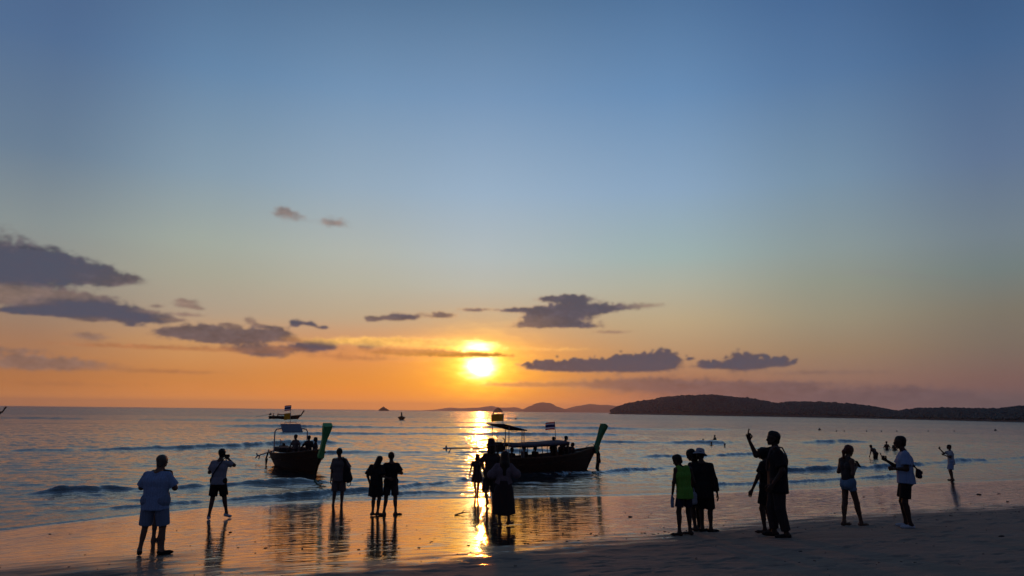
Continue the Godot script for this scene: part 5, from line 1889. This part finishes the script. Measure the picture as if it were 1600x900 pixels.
	# --- the tall man photographing
	person({"label": "tall man in black facing left, arm raised high to take a picture", "at": Vector3(4.82, 1.04, -13.8), "h": 1.83, "yaw": 1.42, "girth": 1.28, "hd": V.call(0.0, 1.64, -0.035), "hp": 0.12, "skin": M.skin_dark, "anL": V.call(-0.11, 0.085, 0.09), "anR": V.call(0.11, 0.085, -0.07), "fL": 0.2, "fR": -0.2,
		"shR": V.call(0.18, 1.44, -0.02), "elR": V.call(0.16, 1.355, -0.31), "wrR": V.call(0.13, 1.60, -0.42), "hdR": Vector3(0.0, 1.0, -0.15), "thR": Vector3(0, 0.1, 1), "gripR": "grip", "elL": V.call(-0.27, 1.13, 0.04), "wrL": V.call(-0.25, 0.90, -0.12),
		"wear": [{"k": "shirt", "m": M.black_cloth, "hem": 0.74, "sleeve": 0.82, "wide": 0.025, "loose": 0.024, "flare": 0.012}, {"k": "shorts", "name": "trousers", "m": M.dark_cloth, "leg": 1.9, "wide": 0.022, "loose": 0.012}, {"k": "hair", "m": M.hair, "style": "top"}, {"k": "shoes", "m": M.black_cloth},
			{"k": "strap", "m": M.beige_cloth, "pts": [V.call(-0.10, 1.52, -0.05), V.call(-0.14, 1.46, -0.12), V.call(-0.08, 1.30, -0.165), V.call(0.06, 1.12, -0.165), V.call(0.18, 1.02, -0.08), V.call(0.2, 1.0, 0.06), V.call(0.08, 1.14, 0.16), V.call(-0.06, 1.36, 0.16), V.call(-0.12, 1.5, 0.08), V.call(-0.10, 1.52, -0.05)]}]})
	phone("phone held up high by the tall man in black", Vector3(4.385, 2.855, -13.99), 1.42, 0.25)
	person({"label": "shorter person in black standing just behind the tall man's raised arm", "at": Vector3(4.93, 0.97, -14.72), "h": 1.60, "yaw": 0.8, "hd": V.call(0.0, 1.62, -0.05), "hy": 0.3, "skin": M.skin_dark, "anL": V.call(-0.1, 0.085, -0.03), "anR": V.call(0.1, 0.085, 0.02), "fL": 0.5, "fR": 0.2, "elL": V.call(-0.30, 1.15, -0.04), "wrL": V.call(-0.36, 0.90, -0.14),
		"wear": [{"k": "shirt", "m": M.black_cloth, "hem": 0.74, "sleeve": 0.66, "loose": 0.024}, {"k": "shorts", "m": M.black_cloth, "leg": 0.78, "wide": 0.03}, {"k": "hair", "m": M.hair, "style": "bun"}]})
	# --- right
	person({"label": "slim woman with reddish tied hair in light denim shorts, looking at her phone", "at": Vector3(6.96, 0.97, -15.76), "h": 1.62, "yaw": -1.25, "girth": 0.88, "legs": 1.08, "hips": 1.12, "hd": V.call(0.0, 1.62, -0.07), "hp": -0.32, "anL": V.call(-0.09, 0.085, 0.10), "anR": V.call(0.10, 0.085, -0.20), "fL": 0.0, "fR": 0.0, "nk": V.call(0, 1.47, 0.01),
		"shL": V.call(-0.17, 1.41, 0.01), "shR": V.call(0.17, 1.41, 0.01), "elL": V.call(-0.22, 1.15, 0.05), "wrL": V.call(-0.06, 1.24, -0.17), "elR": V.call(0.22, 1.13, 0.06), "wrR": V.call(0.06, 1.27, -0.19), "gripL": "grip", "gripR": "grip",
		"wear": [{"k": "shirt", "m": M.bronze_top, "hem": 0.98, "tank": true, "loose": 0.012}, {"k": "shorts", "m": M.denim, "leg": 0.36, "wide": 0.012, "loose": 0.006}, {"k": "hair", "m": M.hair_red, "style": "tail"}]})
	phone("phone held at chest height by the woman in denim shorts", Vector3(7.23, 2.20, -15.86), -1.25, 0.6)
	person({"label": "man in a pale blue T-shirt and black shorts holding a phone out to the left", "at": Vector3(7.69, 1.07, -14.89), "h": 1.72, "yaw": 1.25, "girth": 1.1, "hd": V.call(0.0, 1.64, -0.045), "anL": V.call(-0.1, 0.085, 0.02), "anR": V.call(0.13, 0.085, -0.02), "fL": 0.25, "fR": 0.0,
		"elR": V.call(0.2, 1.14, -0.10), "wrR": V.call(0.13, 1.27, -0.29), "gripR": "grip", "elL": V.call(-0.24, 1.14, 0.0), "wrL": V.call(-0.10, 1.13, -0.20), "gripL": "grip", "skin": M.skin_dark,
		"wear": [{"k": "shirt", "m": M.pale_blue, "hem": 0.85, "sleeve": 0.74, "wide": 0.022, "loose": 0.034}, {"k": "shorts", "m": M.black_cloth, "leg": 0.82, "wide": 0.035, "loose": 0.008}, {"k": "hair", "m": M.hair}, {"k": "shoes", "m": M.white_shoe}]})
	phone("phone pointed left by the man in the pale blue T-shirt", Vector3(7.362, 2.40, -15.10), 1.25, -0.35)
	bag("crossbody_bag", "dark crossbody bag at the back of the man in pale blue", "bag", Vector3(0.24, 0.15, 0.09), Vector3(7.90, 2.10, -14.78), 1.3, M.navy_cloth,
		[Vector3(-0.09, 0.05, 0.0), Vector3(-0.10, 0.16, -0.12), Vector3(-0.13, 0.30, -0.23), Vector3(-0.07, 0.45, -0.28), Vector3(0.08, 0.42, -0.22), Vector3(0.16, 0.26, -0.10), Vector3(0.11, 0.08, -0.01)], 0.014)
	person({"label": "person in loose white clothes photographing from the shallows at the far right", "at": Vector3(22.3, 0.0, -38.58), "h": 1.76, "yaw": 1.35, "elR": V.call(0.14, 1.32, -0.24), "wrR": V.call(0.08, 1.52, -0.42), "gripR": "grip", "elL": V.call(-0.22, 1.15, -0.08), "wrL": V.call(-0.08, 1.24, -0.28), "cell": 0.02, "hd": V.call(0, 1.64, -0.03),
		"wear": [{"k": "shirt", "m": M.white_cloth, "hem": 0.78, "sleeve": 0.7, "loose": 0.03}, {"k": "shorts", "m": M.pale_blue, "leg": 0.88, "wide": 0.045}, {"k": "hair", "m": M.hair}]})
	phone("phone held up by the person in white in the shallows", Vector3(21.84, 1.60, -38.66), 1.35, 0.1)
	# --- bathers
	person({"label": "bather bending forward in thigh-deep water", "girth": 1.3, "at": Vector3(27.7, -0.58, -57.7), "h": 1.7, "yaw": 0.5, "nk": V.call(0, 1.36, -0.26), "hd": V.call(0, 1.48, -0.38), "hp": -0.3, "shL": V.call(-0.19, 1.31, -0.24), "shR": V.call(0.19, 1.31, -0.24), "wrL": V.call(-0.3, 0.80, -0.3), "wrR": V.call(0.3, 0.80, -0.3), "cell": 0.024, "skin": M.skin_dark,
		"wear": [{"k": "shorts", "m": M.black_cloth, "leg": 0.8}, {"k": "hair", "m": M.hair}]})
	person({"label": "bather waist-deep with elbows out, left of a pair", "girth": 1.15, "at": Vector3(36.2, -0.95, -73.1), "h": 1.7, "elL": V.call(-0.30, 1.16, 0.03), "wrL": V.call(-0.22, 0.98, -0.12), "wrR": V.call(0.26, 0.95, -0.1), "cell": 0.026, "skin": M.skin_dark, "wear": [{"k": "hair", "m": M.hair}, {"k": "shorts", "m": M.black_cloth}]})
	person({"label": "bather waist-deep, right of a pair", "girth": 1.15, "at": Vector3(36.3, -0.98, -71.8), "h": 1.72, "elL": V.call(-0.28, 1.15, 0.05), "wrL": V.call(-0.2, 0.98, -0.15), "elR": V.call(0.3, 1.17, 0.05), "wrR": V.call(0.2, 0.98, -0.15), "cell": 0.026, "skin": M.skin_dark, "wear": [{"k": "hair", "m": M.hair}, {"k": "shorts", "m": M.black_cloth}]})
	person({"label": "swimmer with only the head above water, left of the upright swimmer", "at": Vector3(22.0, -1.38, -86.7), "h": 1.7, "cell": 0.03, "skin": M.skin_dark, "wear": [{"k": "hair", "m": M.hair, "style": "bob"}]})
	person({"label": "swimmer standing chest-deep behind the three people with the bucket hat", "at": Vector3(24.0, -0.98, -89.1), "h": 1.7, "yaw": 0.6, "cell": 0.03, "skin": M.skin_dark, "wrL": V.call(-0.2, 1.15, -0.25), "wear": [{"k": "hair", "m": M.hair}]})
	person({"label": "swimmer's dark head low in a wave, nearest of the swimmers", "at": Vector3(20.5, -1.36, -77.5), "h": 1.7, "cell": 0.03, "skin": M.skin_dark, "wear": [{"k": "hair", "m": M.hair}]})
	person({"label": "swimmer's small head farthest right of the swimmers behind the bucket hat", "at": Vector3(21.3, -1.42, -75.5), "h": 1.7, "cell": 0.03, "skin": M.skin_dark, "wear": [{"k": "hair", "m": M.hair}]})
	# --- with the boats
	person({"label": "dark figure standing in the water under the broadside boat's stem board", "at": Vector3(5.12, -0.45, -44.35), "h": 1.68, "yaw": 1.5, "cell": 0.022, "elR": V.call(0.2, 1.5, -0.2), "wrR": V.call(0.15, 1.55, -0.35), "wear": [{"k": "shirt", "m": M.black_cloth, "hem": 0.8}, {"k": "shorts", "m": M.black_cloth, "leg": 1.3, "wide": 0.03}, {"k": "hair", "m": M.hair}]})
	person({"label": "person standing at the front end of the broadside boat's awning", "at": Vector3(2.36, 0.15, -41.41), "h": 1.70, "yaw": -0.8, "cell": 0.022, "wear": [{"k": "shirt", "m": M.dark_cloth, "hem": 0.82}, {"k": "shorts", "m": M.black_cloth, "leg": 0.9}, {"k": "hair", "m": M.hair}]})
	person({"label": "person in a patterned shirt leaning towards the broadside boat's bow", "at": Vector3(2.80, 0.24, -41.85), "h": 1.76, "yaw": -0.95, "nk": V.call(0, 1.38, -0.26), "hd": V.call(0, 1.52, -0.36), "shL": V.call(-0.18, 1.33, -0.22), "shR": V.call(0.18, 1.33, -0.22), "wrL": V.call(-0.2, 0.9, -0.35), "wrR": V.call(0.2, 0.9, -0.35), "cell": 0.022,
		"wear": [{"k": "shirt", "m": M.patterned, "hem": 0.85}, {"k": "shorts", "m": M.black_cloth, "leg": 0.9}, {"k": "hair", "m": M.hair}]})
	person(sitting({"label": "dark person sitting low just behind the leaning person in the broadside boat", "at": Vector3(3.23, 0.76, -42.27), "h": 1.7, "yaw": 0.4, "wear": [{"k": "shirt", "m": M.dark_cloth, "hem": 0.0}, {"k": "hair", "m": M.hair}]}))
	person(sitting({"label": "person in a peaked cap sitting nearest the broadside boat's bow", "at": Vector3(3.54, 0.70, -42.58), "h": 1.7, "yaw": 1.3, "wear": [{"k": "shirt", "m": M.dark_cloth, "hem": 0.0}, {"k": "hat", "m": M.black_cloth, "style": "cap"}, {"k": "hair", "m": M.hair}]}))
	var seats := [[Vector3(0.70, 0.60, -39.8), "passenger seated under the awning, near its middle"], [Vector3(1.30, 0.58, -40.4), "passenger seated under the awning, towards the bow"], [Vector3(0.06, 0.55, -39.1), "passenger seated low under the awning, nearest the stern"]]
	for p in seats:
		person(sitting({"label": p[1], "at": p[0], "h": 1.7, "yaw": -0.8, "wear": [{"k": "shirt", "m": M.dark_cloth, "hem": 0.0}, {"k": "hair", "m": M.hair}]}))
	person({"label": "man in a pale shirt standing in the bow-on boat, leftmost of three, arms out", "at": Vector3(-11.55, 0.10, -40.9), "h": 1.74, "yaw": 2.6, "cell": 0.022, "elL": V.call(-0.33, 1.2, 0), "wrL": V.call(-0.42, 1.0, -0.15), "elR": V.call(0.33, 1.2, 0), "wrR": V.call(0.36, 0.98, -0.15), "wear": [{"k": "shirt", "m": M.beige_cloth, "hem": 0.82, "sleeve": 0.9}, {"k": "shorts", "m": M.black_cloth}, {"k": "hair", "m": M.hair}]})
	person({"label": "person standing in the middle of three in the bow-on boat", "at": Vector3(-10.62, 0.10, -40.1), "h": 1.72, "yaw": 0.6, "cell": 0.022, "elL": V.call(-0.34, 1.2, 0), "wrL": V.call(-0.4, 0.98, -0.2), "wear": [{"k": "shirt", "m": M.dark_cloth, "hem": 0.82, "sleeve": 0.9}, {"k": "shorts", "m": M.black_cloth}, {"k": "hair", "m": M.hair}]})
	person({"label": "shorter person beside the green stem board in the bow-on boat", "at": Vector3(-10.12, 0.16, -39.5), "h": 1.60, "yaw": 2.0, "cell": 0.022, "wear": [{"k": "shirt", "m": M.dark_cloth, "hem": 0.82}, {"k": "shorts", "m": M.black_cloth}, {"k": "hair", "m": M.hair, "style": "bob"}]})
	person(sitting({"label": "boatman at the stern of the far side-on longtail, hindmost of two", "at": Vector3(-74.4, 0.95, -237.0), "h": 1.8, "yaw": -1.4, "cell": 0.035, "wear": [{"k": "shirt", "m": M.dark_cloth, "hem": 0.0}, {"k": "hair", "m": M.hair}]}))
	person({"label": "standing figure in the far side-on longtail, ahead of its boatman", "at": Vector3(-72.9, 0.2, -237.0), "h": 1.75, "yaw": -1.4, "cell": 0.035, "wear": [{"k": "shirt", "m": M.dark_cloth, "hem": 0.8}, {"k": "shorts", "m": M.black_cloth}, {"k": "hair", "m": M.hair}]})
	person({"label": "figure standing up in the far bow-on boat left of the sunlight path", "at": Vector3(-36.5, 0.6, -253.0), "h": 1.75, "yaw": 2.8, "cell": 0.035, "wear": [{"k": "shirt", "m": M.dark_cloth, "hem": 0.8}, {"k": "shorts", "m": M.black_cloth}, {"k": "hair", "m": M.hair}]})

# ------------------------------------------------------------------ stones and driftwood on the sand
func build_debris() -> void:
	var rng := RandomNumberGenerator.new()
	rng.seed = 5
	var shapes := []
	for v in 4:
		var s := Soup.new()
		var b := []
		for k in 4:
			var p := Vector3(rng.randf_range(-0.5, 0.5), rng.randf_range(0.0, 0.3), rng.randf_range(-0.4, 0.4))
			b.append([p, p + Vector3(rng.randf_range(-0.3, 0.3), rng.randf_range(-0.1, 0.2), rng.randf_range(-0.3, 0.3)), rng.randf_range(0.25, 0.45), rng.randf_range(0.2, 0.4)])
		blob(s, b, 0.09, 0.12)
		shapes.append(s.mesh())
	var at := [[3.11, -19.88, 0.075, "black stone alone on the wet sand between the skirted woman and the boy in green"], [8.3, -19.69, 0.04, "small stone on the wet sand behind the woman in denim shorts"], [1.04, -13.92, 0.03, "pale-edged pebble at the edge of the wet sand, left of a pair"], [1.26, -14.0, 0.03, "pebble at the edge of the wet sand, right of a pair"],
		[2.68, -15.35, 0.035, "pebble left of the green boy's feet, farthest from him"], [2.81, -15.04, 0.04, "pebble left of the green boy's feet, middle of three"], [2.91, -15.16, 0.03, "pebble left of the green boy's feet, nearest to him"], [-10.64, -17.97, 0.05, "dark stone on the wet sand at the far left"], [-10.03, -17.72, 0.025, "tiny pebble beside the dark stone at the far left"],
		[11.71, -26.5, 0.06, "flat weed scrap on the wet sand left of the white figure's reflection"], [12.52, -27.15, 0.06, "flat weed scrap nearest the reflection of the white figure"], [-6.12, -17.03, 0.05, "dark clump on the sand just right of the man in white shoes"],
		[8.05, -12.67, 0.045, "dark stone on the dry sand at the far right"], [6.29, -11.98, 0.035, "small stone on the dry sand below the man in pale blue"], [5.09, -9.77, 0.03, "pebble nearest the bottom edge on the dry sand"], [14.77, -22.79, 0.07, "flat dark clump at the right edge of the wet sand"], [16.56, -27.09, 0.09, "long weed scrap below the white figure, left of two"], [17.32, -27.21, 0.09, "long weed scrap below the white figure, right of two"],
		[-4.09, -19.86, 0.03, "pebble on the orange wet sand left of the couple's feet"], [7.52, -19.76, 0.03, "pebble on the wet sand between the tall man and the woman in shorts"], [4.3, -11.48, 0.03, "pebble on the dry sand in front of the tall man"], [3.86, -20.96, 0.03, "pebble on the wet sand beyond the black stone"]]
	for k in at.size():
		var e: Array = at[k]
		var o := solo("stone", shapes[k % 4], M.stone, e[3], "stone", Vector3(e[0], ground(e[0], e[1]) - 0.2 * e[2], e[1]), "stones and scraps on the sand")
		o.rotation.y = rng.randf() * TAU
		o.scale = Vector3(e[2] * rng.randf_range(1.0, 1.8), e[2] * rng.randf_range(0.6, 1.0), e[2])
	# shell bits and weed crumbs, too many to count
	var mm := MultiMesh.new()
	mm.transform_format = MultiMesh.TRANSFORM_3D
	mm.mesh = shapes[1]
	mm.instance_count = 420
	for k in 420:
		var x := rng.randf_range(-8.0, 14.0)
		var dd := rng.randf_range(8.0, 21.0) if k % 3 else rng.randf_range(13.0, 15.5)
		var z := shore(x) + dd
		var size := rng.randf_range(0.006, 0.018) * (1.5 if k % 9 == 0 else 1.0)
		mm.set_instance_transform(k, Transform3D(Basis(Vector3.UP, rng.randf() * TAU).scaled_local(Vector3(size * rng.randf_range(1.0, 2.6), size * 0.7, size)), Vector3(x, beach_h(x, dd) + size * 0.2, z)))
	var mi := MultiMeshInstance3D.new()
	mi.name = "beach_litter"
	mi.multimesh = mm
	mi.material_override = M.stone
	mi.set_meta("kind", "stuff")
	mi.set_meta("label", "fine dark crumbs of weed and shell scattered over the sand")
	mi.set_meta("category", "debris")
	add_child(mi)
	var d := thing("driftwood", "thin piece of driftwood on the wet sand left of the sunlight path", "driftwood", Vector3(-1.3, ground(-1.3, -21.3) + 0.02, -21.3))
	var s := Soup.new()
	s.tube([Vector3(-0.24, 0.0, 0.35), Vector3(-0.05, 0.03, 0.05), Vector3(0.12, 0.035, -0.2), Vector3(0.32, 0.01, -0.45)], [0.03, 0.024, 0.02, 0.01], 7)
	part("stick", s.mesh(), M.rope, d)
	s = Soup.new()
	s.tube([Vector3(-0.05, 0.03, 0.05), Vector3(0.06, 0.12, 0.02), Vector3(0.1, 0.16, -0.02)], [0.016, 0.012, 0.006], 6)
	part("twig", s.mesh(), M.rope, d)
	d.scale = Vector3.ONE * 0.75
